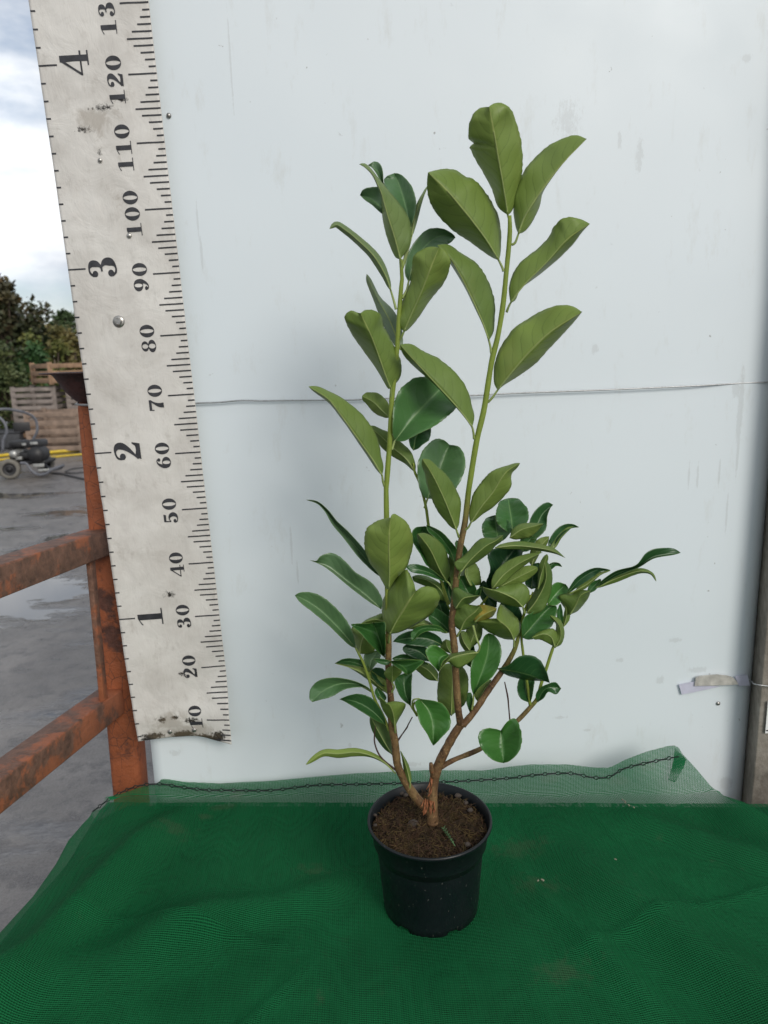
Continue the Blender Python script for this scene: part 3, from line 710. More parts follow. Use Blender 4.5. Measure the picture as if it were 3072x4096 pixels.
# ================================================================== PLANT
PC = Vector((.0877, .972, TAB+.002))
plant = empty('potted_shrub', PC); tag(plant, 'tall leafy laurel shrub in a round black plastic pot on the green netting', 'potted plant')
s = MB()
prof = [(.0, .006), (.064, .006), (.066, .0), (.0715, .0), (.0722, .012), (.0728, .0135), (.0800, .1060), (.0806, .1085), (.0838, .1100), (.0848, .1120), (.0885, .1405), (.0920, .1415), (.0932, .1440), (.0928, .1468), (.0908, .1475), (.0892, .1462), (.0868, .130), (.0805, .100), (.0, .095)]
s.lathe(PC, prof, 96)
for v_ in s.v:                                            # drain notches round the foot
    r0 = math.hypot(v_.x-PC.x, v_.y-PC.y); h = v_.z-PC.z; a = math.atan2(v_.y-PC.y, v_.x-PC.x)
    if h < .008 and r0 > .06 and math.cos(a*6+.9) > .78: v_.z += .0075
s.build('pot', M_pot, plant)
# soil
v, f = [], []; RN, AN = 34, 110
def soilz(x, y):
    return .1325 + .006*noise.noise(Vector((x*34, y*34, 1))) + .007*noise.noise(Vector((x*90, y*90, 2))) + .003*noise.noise(Vector((x*220, y*220, 3))) + .007*math.exp(-((x+.005)**2+(y-.006)**2)/.0012)
for i in range(RN+1):
    for k in range(AN):
        r_ = .0860*i/RN; a = 2*math.pi*k/AN; x, y = r_*math.cos(a), r_*math.sin(a); v.append(PC + Vector((x, y, soilz(x, y) - .004*(i/RN)**6)))
for i in range(RN):
    for k in range(AN): f.append([i*AN+k, (i+1)*AN+k, (i+1)*AN+(k+1) % AN, i*AN+(k+1) % AN])
mesh('soil', v, f, M_soil, plant)
def strands(n, mat, name, r_, ln, seed):
    rnd = random.Random(seed); s = MB()
    for _ in range(n):
        rr = .082*math.sqrt(rnd.random()); a = rnd.random()*6.283; x, y = rr*math.cos(a), rr*math.sin(a); p = PC + Vector((x, y, soilz(x, y)))
        d = Vector((rnd.gauss(0, 1), rnd.gauss(0, 1), rnd.gauss(.25, .35))).normalized(); L_ = ln*(.4+rnd.random()); pts = [p]
        for k in range(3):
            d = (d + Vector((rnd.gauss(0, .6), rnd.gauss(0, .6), rnd.gauss(-.12, .4)))).normalized(); q = pts[-1] + d*L_/3
            rr2 = math.hypot(q.x-PC.x, q.y-PC.y)
            if rr2 > .084: q = pts[-1]*.5+q*.5
            q.z = max(q.z, PC.z + soilz(q.x-PC.x, q.y-PC.y) - .001); pts.append(q)
        s.tube(pts, [r_, r_, r_*.8, r_*.3], 3, False)
    o = s.build(name, mat, plant, False); o['kind'] = 'stuff'
strands(1500, M_fib, 'root_fibres', .00045, .016, 1); strands(1500, M_moss, 'dry_moss', .0005, .011, 2)
def blob(p, r_, sq=(1, 1, 1), seed=0):
    bm = bmesh.new(); bmesh.ops.create_icosphere(bm, subdivisions=2, radius=1)
    v = [p + Vector((c.co.x*sq[0], c.co.y*sq[1], c.co.z*sq[2]))*r_*(1+.3*noise.noise(c.co*1.4+Vector((seed, 0, 0)))) for c in bm.verts]; f = [[q.index for q in g.verts] for g in bm.faces]; bm.free(); return v, f
for k, (zx, zy, r_) in enumerate(((1606, 3172, .005), (1622, 3180, .004), (1832, 3182, .005), (1870, 3378, .0045), (1654, 3298, .009), (1500, 3300, .003), (1862, 3210, .004), (1500, 3260, .003), (1880, 3240, .004), (1712, 3175, .003))):
    p = atZ(zx, zy, PC.z+.137); s = MB(); s.add(*blob(p, r_, (1.1, .9, .7), k)); s.build('pebble', M_peb, plant)

Y0 = .965
Z = {1: (1200, 350, .36166), 2: (1700, 350, .42194), 3: (1200, 1050, .42194), 4: (1700, 1050, .42194), 5: (1100, 1850, .48222), 6: (1750, 1850, .60277), 7: (1100, 2500, .42194), 8: (1600, 2400, .48222), 9: (1700, 2150, .30139), 0: (1550, 2050, .27125), 10: (0, 0, 1), 11: (1552, 2048, .48222), 12: (1100, 2048, .5425)}
def zp(z, p): a = Z[z]; return (a[0]+p[0]*a[2], a[1]+p[1]*a[2])
def at3(z, p, n): x, y = zp(z, p); return atY(x, y, Y0 - n/100)

def stem(name, pts, rads, ages, mat=None, nseg=70):
    """pts: (zone, x, y, n_cm); rads mm; ages 0 brown .. 1 green"""
    W = [(*at3(z, (x, y), n),) for z, x, y, n in pts]
    full = crom(W, nseg)
    L = [0]
    for i in range(len(W)-1): L.append(L[-1]+(Vector(W[i+1])-Vector(W[i])).length)
    L = [q/L[-1] for q in L]
    rr = []; ag = []
    for i in range(nseg):
        t = i/(nseg-1); r_ = pl(L, rads, t)/1000*(1+.09*noise.noise(Vector((t*23, rads[0], 1)))+.06*noise.noise(Vector((t*60, rads[0], 5)))); rr.append(r_); ag.append(pl(L, ages, t))
    s = MB(); s.tube(full, rr, 14)
    o = s.build(name, mat or M_bark, plant)
    at_ = o.data.attributes.new('age', 'FLOAT', 'POINT'); at_.data.foreach_set('value', [ag[i//14] for i in range(len(s.v))])
    return o
px2mm = 1000*1.0/2920
# trunk B and its tall shoot
stem('stem', [(8, 272, 1850, 0), (8, 270, 1700, 0), (8, 275, 1560, 0), (8, 300, 1420, 0), (8, 360, 1280, .3), (8, 440, 1130, .5), (8, 520, 1010, .6)], [8.6, 7.4, 7.0, 7.4, 6.8, 6.3, 5.8], [0]*7)
stem('stem', [(8, 505, 1040, .6), (8, 482, 900, .8), (8, 465, 650, 1), (8, 452, 400, 1), (8, 430, 215, 1), (6, 100, 1000, 1), (6, 125, 770, 1), (6, 150, 560, 1), (6, 182, 400, 1), (6, 205, 200, 1.2), (4, 420, 2120, 1.5), (4, 490, 1690, 2), (4, 560, 1390, 2), (4, 630, 950, 2), (4, 690, 700, 2), (4, 740, 400, 2), (2, 768, 1780, 2), (2, 800, 1450, 2), (2, 805, 1320, 2), (2, 802, 1215, 2)],
     [5.8, 5.0, 4.9, 5.0, 4.6, 4.2, 4.3, 4.2, 4.0, 3.9, 3.8, 3.7, 3.8, 3.5, 3.4, 3.2, 3.1, 3.0, 2.5, 2.2], [0, 0, .05, .05, .05, .08, .1, .1, .15, .9, 1, 1, 1, 1, 1, 1, 1, 1, 1, 1])
# stem A
stem('stem', [(7, 1510, 1850, 0), (7, 1460, 1755, 0), (7, 1375, 1680, .3), (7, 1290, 1570, .5), (7, 1215, 1450, .8), (7, 1160, 1320, 1), (7, 1140, 1130, 1), (7, 1115, 980, 1), (7, 1098, 700, 1), (7, 1076, 450, 1), (7, 1076, 200, 1), (5, 942, 1420, 1), (5, 935, 1100, .8), (5, 925, 440, .5), (5, 922, 200, .5), (3, 822, 2080, .5), (3, 850, 1700, .5), (3, 870, 1300, .5), (3, 885, 1150, .5), (3, 922, 800, .5), (3, 940, 480, .5), (3, 962, 200, .5), (1, 1128, 2100, .5), (1, 1115, 1900, .5)],
     [8.0, 6.8, 6.5, 6.6, 5.8, 5.6, 5.6, 6.0, 4.8, 4.5, 4.4, 4.2, 4.0, 3.6, 3.5, 3.5, 3.4, 3.4, 3.5, 3.0, 2.9, 2.7, 2.5, 2.3], [0, 0, 0, .05, .05, .05, .05, .05, .05, .08, .08, .25, .9, 1, 1, 1, 1, 1, 1, 1, 1, 1, 1, 1])
# branch C, branch D, shoots
stem('stem', [(8, 520, 1040, .4), (8, 620, 920, 0), (8, 740, 740, -.5), (8, 840, 600, -1), (8, 910, 490, -1.2), (8, 965, 370, -1.2), (8, 1010, 180, -1.2), (6, 620, 880, -1)], [5, 4.6, 4.4, 4.2, 3.8, 3.0, 2.0, 1.5], [0, 0, .05, .05, .2, .6, 1, 1])
stem('stem', [(8, 340, 1385, .2), (8, 450, 1325, .3), (8, 600, 1265, .3), (8, 700, 1215, 0), (8, 830, 1110, -.5), (8, 965, 1010, -1), (8, 1080, 890, -1.2), (8, 1140, 815, -1.2), (8, 1170, 700, -1.2), (8, 1210, 580, -1.2), (8, 1270, 395, -1.2), (8, 1330, 250, -1.4), (8, 1400, 160, -1.6)], [4.2, 3.4, 3.8, 3.3, 3.3, 3.2, 3.3, 3.0, 2.4, 2.3, 2.2, 2.0, 1.6], [0, 0, .05, .05, .05, .1, .2, .7, 1, 1, 1, 1, 1])
stem('stem', [(8, 1080, 870, -1.2), (8, 1050, 660, -1.2), (8, 1020, 430, -1.2), (8, 1008, 300, -1.2), (8, 1030, 100, -1.2), (6, 635, 860, -1.2)], [2.4, 2.1, 1.9, 1.8, 1.7, 1.3], [.9]*6)
stem('stem', [(5, 1440, 1180, -1), (5, 1370, 950, -2), (5, 1310, 700, -2.5), (5, 1275, 530, -3), (5, 1250, 360, -3), (5, 1200, 170, -3), (5, 1160, 80, -3), (3, 1075, 1900, -3)], [2.6, 2.3, 2.1, 2.1, 2.0, 1.9, 1.8, 1.2], [.8, 1, 1, 1, 1, 1, 1, 1])
stem('stem', [(7, 1085, 1000, .8), (7, 1020, 850, .4), (7, 945, 700, 0), (7, 890, 510, 0), (7, 842, 370, 0), (7, 795, 275, 0), (7, 765, 220, 0)], [2.3, 2.1, 2.0, 1.9, 1.8, 1.7, 1.2], [.75, .9, 1, 1, 1, 1, 1])
stem('stem', [(7, 1400, 890, 1.5), (7, 1340, 840, 2), (7, 1310, 780, 2), (7, 1325, 730, 2.2)], [1.6, 1.6, 1.5, 1.2], [.9]*4, nseg=20)
stem('stem', [(9, 420, 1100, -1), (9, 330, 950, -.8), (9, 260, 780, -1), (9, 220, 600, -1.5)], [1.4, 1.2, 1.1, .9], [1]*4, nseg=24)
stem('stem', [(9, 740, 900, -2), (9, 820, 800, -2), (9, 900, 700, -2), (9, 960, 650, -2)], [1.8, 1.6, 1.4, 1.0], [1]*4, nseg=24)
for pts, r_ in (([(7, 1145, 1375, 1), (7, 1010, 1260, 1), (7, 950, 1140, .8), (7, 943, 1030, .8), (7, 957, 950, .8)], [1.5, 1.2, 1.1, .9, .4]),
                ([(7, 1165, 1095, .6), (7, 1210, 1030, .4), (7, 1252, 970, .4), (7, 1260, 950, .4), (7, 1302, 872, .4)], [1.4, .9, 1.1, .9, .8]),
                ([(8, 912, 1010, -.8), (8, 900, 870, -.8), (8, 893, 800, -.8), (8, 868, 680, -.8)], [1.0, 1.0, 1.3, .8])):
    stem('twig', pts, r_, [0]*len(r_), M_twig, 24)
stem('stub', [(8, 275, 1470, .4), (8, 262, 1410, .8), (8, 256, 1355, 1)], [3, 3.6, 2.6], [0]*3, nseg=14)
# orange rootlets at the stem base
s = MB(); rnd = random.Random(5)
for (zx, zy) in ([(200+rnd.random()*90, 1655+rnd.random()*70) for _ in range(26)] + [(250+rnd.random()*25, 1370+rnd.random()*230) for _ in range(9)]):
    p = at3(8, (zx, zy), .75); q = p + Vector((rnd.gauss(-.0025, .0025), -.004, -.005-.006*rnd.random())); s.tube([p + Vector((0, .004, 0)), p.lerp(q, .5)+Vector((0, -.001, 0)), q], [.0008, .0009, .0003], 6)
s.build('rootlets', M_root, plant)

LV = [0]
NV, NQ = 44, 6
def leaf(z, pts, wl, wr, side, n0, n1, lobe=0, blobe=(0, 0), **kw):
    """midrib pts base->tip in zone px; wl/wr apparent half widths (number or 5 values); side 't' or 'u' faces the camera; n* = cm towards the camera"""
    zs_ = Z[z][2]
    mids = crom([zp(z, p) for p in pts], NV)
    if not isinstance(wl, (list, tuple)): wl = [wl*.5, wl*.88, wl, wl*.9, wl*.55]
    if not isinstance(wr, (list, tuple)): wr = [wr*.5, wr*.88, wr, wr*.9, wr*.55]
    def wv(W_, v):
        if v <= 0 or v >= 1: return 0.0
        xs = [0, .12, .3, .5, .68, .85]; ys = [0]+list(W_)
        if v > .85: return W_[4]*max(0, 1-((v-.85)/.15)**2)**(.5 if W_[4] > 30 or W_[4] < 0 else .75)
        if v < .12: return W_[0]*math.sin(v/.12*math.pi/2)**.8
        c = [ys[1]*2-ys[2]] + ys[1:] + [ys[5]*.62]; xx = xs[1:]
        for i in range(4):
            if v <= xx[i+1]:
                t = (v-xx[i])/(xx[i+1]-xx[i]); a_, b_, c_, d_ = c[i], c[i+1], c[i+2], c[i+3]
                return .5*((2*b_)+(c_-a_)*t+(2*a_-5*b_+4*c_-d_)*t*t+(3*b_-a_-3*c_+d_)*t**3)
        return 0
    WW = []
    for W_ in (wl, wr):
        a_ = [wv(W_, i/(NV-1))*zs_ for i in range(NV)]
        for _ in range(4): a_ = [a_[0]] + [(a_[i-1]+2*a_[i]+a_[i+1])/4 for i in range(1, NV-1)] + [a_[-1]]
        WW.append(a_)
    E = ([], [])
    for i in range(NV):
        a_, b_ = mids[max(i-1, 0)], mids[min(i+1, NV-1)]; d = b_-a_; d.normalize(); lf = Vector((d.y, -d.x)); v = i/(NV-1)
        for k_ in (0, 1):
            w_ = WW[k_][i]; wm = max(map(abs, WW[k_])) or 1
            p = mids[i] + lf*(w_ if k_ == 0 else -w_)
            g = min(1, abs(w_)/wm*1.4)
            if lobe: p = p + d*(lobe*zs_*max(0, (v-.35)/.65)**2*g)
            if blobe[k_]: p = p - d*(blobe[k_]*zs_*max(0, 1-v/.5)**1.5*g)
            E[k_].append(p)
    return build_leaf(z, mids, E[0], E[1], side, n0, n1, **kw)
def leafo(z, mid, lp, rp, side, n0, n1, **kw):
    """outline leaf: midrib, left edge and right edge, each base->tip"""
    c = lambda P: crom([zp(z, p) for p in P], NV)
    if z == 11 and side == 'u': kw['tint'] = kw.get('tint', .5)*.78  # undersides in the central cluster: shade put into the leaf colour
    return build_leaf(z, c(mid), c([mid[0]]+lp+[mid[-1]]), c([mid[0]]+rp+[mid[-1]]), side, n0, n1, **kw)
def build_leaf(z, mids, EL, ER, side, n0, n1, nm=None, sl=None, sr=None, k=1.26, pet=None, tint=.5, yellow=0, pale=0, wave=1.0):
    LV[0] += 1; rnd = random.Random(LV[0]*7+1); sd = rnd.random()*50
    if nm is None: nm = (n0+n1)/2
    tot = max(max((EL[i]-mids[i]).length, (ER[i]-mids[i]).length) for i in range(NV))*k
    if sl is None: sl = -1 if side == 'u' else 1
    if sr is None: sr = -1 if side == 'u' else 1
    P = []
    for i in range(NV):
        v = i/(NV-1); nv = n0*(1-v)*(1-2*v) + 4*nm*v*(1-v) + n1*v*(2*v-1); Y = Y0 - nv/100
        rd = ray(mids[i].x, mids[i].y); zc = Y/rd.y; C0 = CAM + rd*zc; mpp = zc/F; tow = -rd.normalized()*mpp
        wf = tot*max(0, math.sin(math.pi*min(1, max(0, v))))**.6; row = []
        for sgn, E_, sg in ((1, EL, sl), (-1, ER, sr)):
            dv = E_[i]-mids[i]; w_ = dv.length; dep = math.sqrt(max(0, wf*wf-w_*w_))*.86
            off = (RT*dv.x - UP*dv.y)*mpp
            tooth = 1 + rnd.uniform(-.02, .02)*(1 if .12 < v < .93 else 0); half = []
            for q_ in range(1, NQ+1):
                q = q_/NQ
                p = C0 + off*(q*(tooth if q_ == NQ else 1)) + tow*(sg*dep*(q**1.15))
                p += tow*(wave*.09*wf*q*math.sin(v*9+sgn*1.3+sd)*math.sin(v*math.pi))
                p += tow*(wave*.05*wf*q*math.sin(v*21+sgn*2+sd*2)*math.sin(v*math.pi))
                half.append(p)
            row.append(half)
        P.append(list(reversed(row[0])) + [C0] + row[1])
    Wd = 2*NQ+1
    nor = []
    for i in range(NV):
        for j in range(Wd):
            a_ = P[min(i+1, NV-1)][j]-P[max(i-1, 0)][j]; b_ = P[i][min(j+1, Wd-1)]-P[i][max(j-1, 0)]
            nn = b_.cross(a_)
            nor.append(nn.normalized() if nn.length > 1e-14 else -rd.normalized())
    # row order left->right, travel base->tip : b x a points to the camera
    th = .00022; V = []; UVs = []
    for s_ in (1, -1):
        for i in range(NV):
            for j in range(Wd): V.append(P[i][j] + nor[i*Wd+j]*th*s_); UVs.append((j/(Wd-1), i/(NV-1)))
    Fc, MI = [], []; O = NV*Wd
    front = 0 if side == 't' else 1
    for i in range(NV-1):
        for j in range(Wd-1):
            q = [i*Wd+j, i*Wd+j+1, (i+1)*Wd+j+1, (i+1)*Wd+j]; Fc.append(q); MI.append(front); Fc.append([O+k_ for k_ in q[::-1]]); MI.append(1-front)
    for i in range(NV-1):
        for j in (0, Wd-1):
            q = [i*Wd+j, (i+1)*Wd+j, O+(i+1)*Wd+j, O+i*Wd+j]; Fc.append(q if j == 0 else q[::-1]); MI.append(1)
    # midrib + petiole
    s = MB(); s.m = 2
    backn = -1 if side == 't' else 1
    mr = [P[i][NQ] + nor[i*Wd+NQ]*(backn*.0005) for i in range(0, int(NV*.8), 3)]
    s.tube(mr, [.0011*(1-.85*k_/len(mr)) for k_ in range(len(mr))], 6)
    if pet:
        pp = [at3(z, (p[0], p[1]), p[2] if len(p) > 2 else n0) for p in pet] + [P[0][NQ], P[2][NQ] + nor[2*Wd+NQ]*(backn*.0006)]
        s.tube(crom(pp, 16), [.0017-.0006*k_/15 for k_ in range(16)], 8)
    b0 = len(V); V += s.v; UVs += [(.5, .1)]*len(s.v); Fc += [[q+b0 for q in g] for g in s.f]; MI += [2]*len(s.f)
    o = mesh('leaf', V, Fc, [M_top, M_und, M_pet], plant, uvs=UVs, mi=MI)
    o['tint'] = float(tint); o['yellow'] = float(yellow); o['pale'] = float(pale)
    return o

#LEAVES
# --- top of the tall right shoot
leafo(2, [(785, 1210), (745, 950), (690, 640), (640, 350), (607, 183)], [(690, 1130), (630, 960), (560, 830), (460, 660), (432, 590), (418, 560), (455, 525), (414, 490), (408, 400), (435, 290), (500, 205), (560, 187)], [(825, 1170), (870, 1050), (920, 830), (930, 640), (905, 450), (850, 270), (790, 180), (720, 146), (650, 152)], 'u', 2, 6, pet=[(802, 1330, 2), (800, 1260, 2)], tint=.66)
leafo(2, [(700, 1640), (570, 1430), (390, 1195), (200, 970), (28, 805)], [(600, 1590), (400, 1450), (250, 1350), (110, 1210), (40, 1080), (18, 950), (22, 860)], [(718, 1550), (722, 1350), (690, 1190), (600, 1020), (480, 880), (380, 840), (330, 800), (270, 775), (190, 770), (100, 785)], 'u', 2, 5, pet=[(745, 1745, 2), (730, 1700, 2)], tint=.55)
leafo(2, [(885, 1390), (950, 1215), (1090, 1000), (1290, 740), (1532, 488)], [(855, 1300), (835, 1130), (850, 980), (930, 800), (1050, 650), (1200, 530), (1350, 465), (1440, 452)], [(950, 1360), (1020, 1270), (1090, 1120), (1116, 1000), (1210, 850), (1335, 685), (1440, 548)], 'u', 2.5, 4, pet=[(822, 1492, 2), (855, 1470, 2.2)], tint=.62)
leafo(2, [(810, 2045), (930, 1880), (1150, 1660), (1350, 1440), (1562, 1292)], [(795, 1900), (830, 1770), (900, 1660), (1060, 1530), (1170, 1420), (1220, 1320), (1300, 1245), (1380, 1228), (1480, 1250)], [(860, 2010), (905, 1910), (1010, 1830), (1130, 1740), (1270, 1620), (1400, 1490), (1490, 1370)], 'u', 2.5, 5, pet=[(775, 2128, 2), (790, 2085, 2.3)], tint=.64)
leafo(4, [(688, 1210), (830, 1030), (1010, 830), (1210, 645), (1488, 468)], [(652, 1130), (660, 950), (720, 790), (850, 610), (1000, 510), (1130, 440), (1280, 402), (1400, 415)], [(760, 1155), (900, 1070), (1040, 970), (1170, 830), (1300, 690), (1400, 580)], 'u', 2.5, 6, pet=[(598, 1325, 2), (640, 1280, 2.3)], tint=.74)
leaf(4, [(606, 740), (545, 560), (440, 330), (330, 110), (230, -50), (115, -164)], [8, 15, 15, 25, 30], [90, 185, 215, 190, 95], 'u', 2, 3, pet=[(628, 862, 2), (620, 800, 2)], tint=.35)
leaf(3, [(1632, 1560), (1540, 1430), (1400, 1270), (1270, 1130), (1110, 960), (948, 778)], [8, 12, 14, 30, 45], [95, 190, 210, 185, 110], 'u', 2.5, 4, pet=[(1650, 1672, 2), (1645, 1620, 2.3)], tint=.38)
leaf(5, [(1505, 560), (1440, 390), (1370, 230), (1295, 80), (1222, -31)], [50, 90, 95, 80, 45], [55, 120, 125, 105, 60], 'u', 2, 4, pet=[(1525, 618, 1.3), (1515, 590, 1.8)], tint=.35)
leaf(6, [(220, 402), (285, 300), (370, 195), (450, 70), (548, 3)], [45, 95, 105, 85, 25], [25, 60, 75, 85, 25], 'u', 2, 4, pet=[(182, 448, 1.2), (205, 430, 1.6)], tint=.6)
# --- top of left shoot
leafo(1, [(1110, 1900), (1060, 1700), (990, 1480), (935, 1290), (890, 1130), (800, 960), (700, 865), (655, 850)], [(1050, 1870), (975, 1700), (925, 1520), (905, 1380), (898, 1210), (850, 1080), (790, 960), (710, 880)], [(1200, 1780), (1232, 1650), (1210, 1450), (1110, 1290), (1000, 1160), (890, 1030), (780, 890), (710, 838)], 'u', 1.2, 3.5, tint=.42, pale=.15, pet=[(1125, 2000, .5), (1118, 1950, .8)])
leafo(1, [(960, 1180), (900, 1020), (860, 930), (752, 858)], [(900, 1060), (850, 960), (800, 890)], [(925, 1050), (914, 920), (880, 840), (820, 818), (770, 848)], 't', -1, -2, tint=.4, pale=.35)
leafo(1, [(1220, 1560), (1170, 1330), (1110, 1110), (1042, 948)], [(1150, 1450), (1000, 1200), (928, 1050), (960, 983)], [(1270, 1400), (1280, 1250), (1230, 1090), (1150, 990), (1090, 953)], 't', 0, -5, tint=.5, pale=.25, pet=[(1130, 2000, .4), (1180, 1780, .2)])
leafo(1, [(1000, 1440), (900, 1340), (790, 1240), (663, 1190)], [(900, 1390), (800, 1300), (720, 1245)], [(960, 1300), (920, 1120), (800, 1103), (700, 1130)], 't', -1, -3.5, tint=.6, pale=.4)
leaf(1, [(1232, 1650), (1270, 1440), (1325, 1265), (1408, 1090)], [28, 30, 28, 22, 12], [22, 35, 34, 26, 14], 'u', -.3, -1.5, tint=.45, pet=[(1128, 2010, .4), (1180, 1850, .1)], pale=.45)
leaf(1, [(1005, 2250), (950, 2090), (820, 1870), (650, 1700), (500, 1575), (400, 1515), (325, 1565)], [35, 50, 45, 42, 40], [28, 55, 52, 45, 38], 'u', .6, 1.5, k=2, tint=.3, pet=[(1062, 2455, .5), (1035, 2350, .5)], pale=.4)
leaf(3, [(955, 830), (860, 570), (750, 370), (675, 215), (632, 108)], [50, 75, 62, 40, 32], [55, 85, 70, 28, 25], 'u', -1, -4.5, tint=.18, pale=.75)
leafo(1, [(1200, 2150), (1260, 1950), (1400, 1740), (1560, 1640), (1720, 1660)], [(1160, 2050), (1180, 1880), (1260, 1720), (1380, 1590), (1480, 1555), (1600, 1568), (1690, 1620)], [(1280, 2080), (1370, 1920), (1500, 1790), (1650, 1725)], 't', 0, -4.5, tint=.5, pale=.35, pet=[(1130, 2330, .5), (1180, 2240, 0)])
leafo(3, [(985, 655), (1060, 480), (1150, 280), (1240, 50), (1318, -142)], [(940, 600), (920, 520), (960, 380), (1040, 200), (1060, 50), (1075, -60), (1150, -120), (1240, -150)], [(1020, 640), (1110, 540), (1250, 340), (1370, 190), (1420, 60), (1425, -20), (1390, -100)], 'u', 1.2, 4.5, tint=.68, pet=[(938, 745, .5), (965, 700, .9)])
leafo(3, [(860, 1195), (800, 1035), (725, 825), (645, 630), (572, 482)], [(830, 1190), (760, 1070), (690, 960), (600, 840), (500, 700), (430, 560), (428, 500), (480, 455), (530, 470)], [(905, 1150), (955, 1080), (962, 960), (930, 850), (850, 700), (790, 590), (770, 500), (700, 452), (620, 450)], 'u', 1.2, 5, tint=.48, pet=[(872, 1295, .5), (862, 1240, .9)])
leaf(3, [(850, 1470), (770, 1395), (690, 1320), (588, 1265)], [35, 62, 70, 62, 42], [50, 90, 100, 95, 62], 'u', -1, -2.5, tint=.55)
leafo(3, [(900, 1690), (1000, 1560), (1135, 1400), (1265, 1265), (1420, 1110)], [(880, 1620), (882, 1480), (900, 1330), (970, 1190), (1080, 1105), (1200, 1085), (1320, 1080)], [(990, 1690), (1120, 1620), (1280, 1540), (1420, 1430), (1480, 1360), (1470, 1220)], 't', 0, -5, nm=-1.8, tint=.62, pet=[(872, 1775, .5), (885, 1730, .3)], pale=.15)
leaf(3, [(778, 2020), (700, 1885), (550, 1670), (400, 1460), (270, 1300), (80, 1175)], [25, 22, 18, 20, 22], [70, 160, 170, 125, 60], 'u', 1.2, 3.5, tint=.42, pet=[(800, 2120, .5), (785, 2070, .9)])
leaf(3, [(1092, 1985), (1005, 1860), (885, 1760), (760, 1640), (650, 1550)], [25, 55, 70, 70, 35], [45, 85, 90, 85, 45], 'u', -3, -4.5, tint=.3)
leaf(3, [(1075, 1780), (1100, 1650), (1160, 1540), (1230, 1450)], [40, 65, 70, 55, 30], [60, 115, 125, 100, 60], 't', -3, -6, tint=.25)
leafo(3, [(1209, 2240), (1265, 2080), (1335, 1930), (1385, 1800), (1418, 1728)], [(1165, 2210), (1125, 2100), (1118, 1930), (1160, 1800), (1240, 1700), (1310, 1672), (1370, 1688)], [(1300, 2235), (1400, 2195), (1500, 2105), (1560, 1960), (1562, 1850), (1520, 1760), (1470, 1735)], 't', -3, -7, tint=.68, pet=[(1180, 2330, -3), (1195, 2280, -3)], pale=.30)
# --- left middle
leaf(5, [(900, 960), (770, 820), (600, 610), (500, 500), (430, 400), (350, 330), (255, 308)], [25, 38, 34, 26, 12], [25, 38, 30, 18, 8], 't', -.5, -1, k=2.6, tint=.30, pale=.4)
leafo(12, [(785, 715), (650, 600), (520, 500), (400, 410), (310, 372), (258, 355)], [(700, 665), (560, 560), (440, 460), (350, 395)], [(790, 640), (720, 530), (600, 450), (540, 390), (470, 325), (400, 302), (330, 330), (308, 360)], 't', .3, .2, tint=.55, pale=.4)
leafo(12, [(840, 570), (845, 430), (840, 230), (852, 42)], [(815, 555), (760, 460), (690, 360), (655, 240), (670, 130), (740, 70), (810, 48)], [(890, 500), (960, 430), (1005, 320), (1020, 210), (990, 100), (930, 40), (880, 12), (858, 25)], 'u', 3, 6, tint=.74)
leafo(11, [(15, 1010), (80, 890), (160, 760), (232, 655)], [(-26, 968), (-54, 821), (-37, 697), (30, 585), (143, 478), (171, 495), (210, 574), (227, 641)], [(90, 1000), (220, 945), (340, 870), (410, 790), (435, 710), (400, 640), (340, 615), (285, 622)], 'u', 3.2, 6.5, tint=.66, pet=[(5, 1085, 1.4), (8, 1050, 2.4)])
leafo(12, [(597, 1005), (480, 870), (340, 730), (240, 660), (147, 615)], [(540, 975), (400, 840), (280, 740), (190, 670)], [(575, 900), (520, 790), (430, 690), (340, 620), (250, 590), (180, 595)], 't', 0, -.6, tint=.52, pet=[(625, 1050, 0), (610, 1028, 0)], pale=.35)
leafo(12, [(808, 1072), (780, 970), (740, 850), (725, 818)], [(770, 1040), (690, 960), (630, 890), (565, 835), (600, 825), (660, 823)], [(815, 1000), (812, 900), (810, 818), (760, 814)], 't', 1, 2.2, tint=.42)
leafo(12, [(625, 1045), (640, 950), (700, 830)], [(600, 1000), (580, 920), (568, 850)], [(700, 1045), (740, 1010), (745, 900)], 'u', 0, -.4, tint=.32)
leafo(12, [(805, 805), (730, 792), (635, 822)], [(760, 825), (690, 828)], [(795, 748), (740, 765), (680, 790)], 'u', -1, -1.2, tint=.3)
leafo(12, [(700, 1180), (710, 1100), (760, 1020)], [(665, 1140), (655, 1070), (680, 1030)], [(730, 1140), (778, 1070)], 't', -1, -2, tint=.7, pale=.6)
leafo(12, [(828, 1335), (720, 1240), (600, 1165), (445, 1118)], [(760, 1300), (640, 1205), (520, 1135)], [(830, 1260), (760, 1190), (690, 1140), (600, 1125), (520, 1112)], 'u', -.6, -.8, tint=.62)
leafo(12, [(700, 1160), (560, 1105), (440, 1117)], [(620, 1140), (510, 1122)], [(660, 1100), (570, 1080), (500, 1085)], 't', -.9, -1.2, tint=.2)
leafo(12, [(718, 1330), (600, 1270), (460, 1270), (340, 1330), (278, 1400)], [(650, 1292), (520, 1305), (420, 1360), (330, 1385)], [(680, 1290), (580, 1245), (440, 1222), (320, 1245), (260, 1310), (255, 1380)], 't', 0, 1.5, tint=.5, pet=[(735, 1372, 0), (728, 1350, 0)], pale=.25)
leafo(12, [(818, 1570), (720, 1470), (600, 1400), (476, 1380)], [(740, 1535), (620, 1460), (520, 1400)], [(800, 1500), (720, 1380), (620, 1342), (540, 1355)], 't', .8, -.4, tint=.25)
leafo(12, [(865, 1790), (780, 1650), (700, 1500)], [(800, 1740), (730, 1640), (700, 1560)], [(862, 1700), (845, 1600), (780, 1510)], 'u', .2, -1.4, tint=.04)
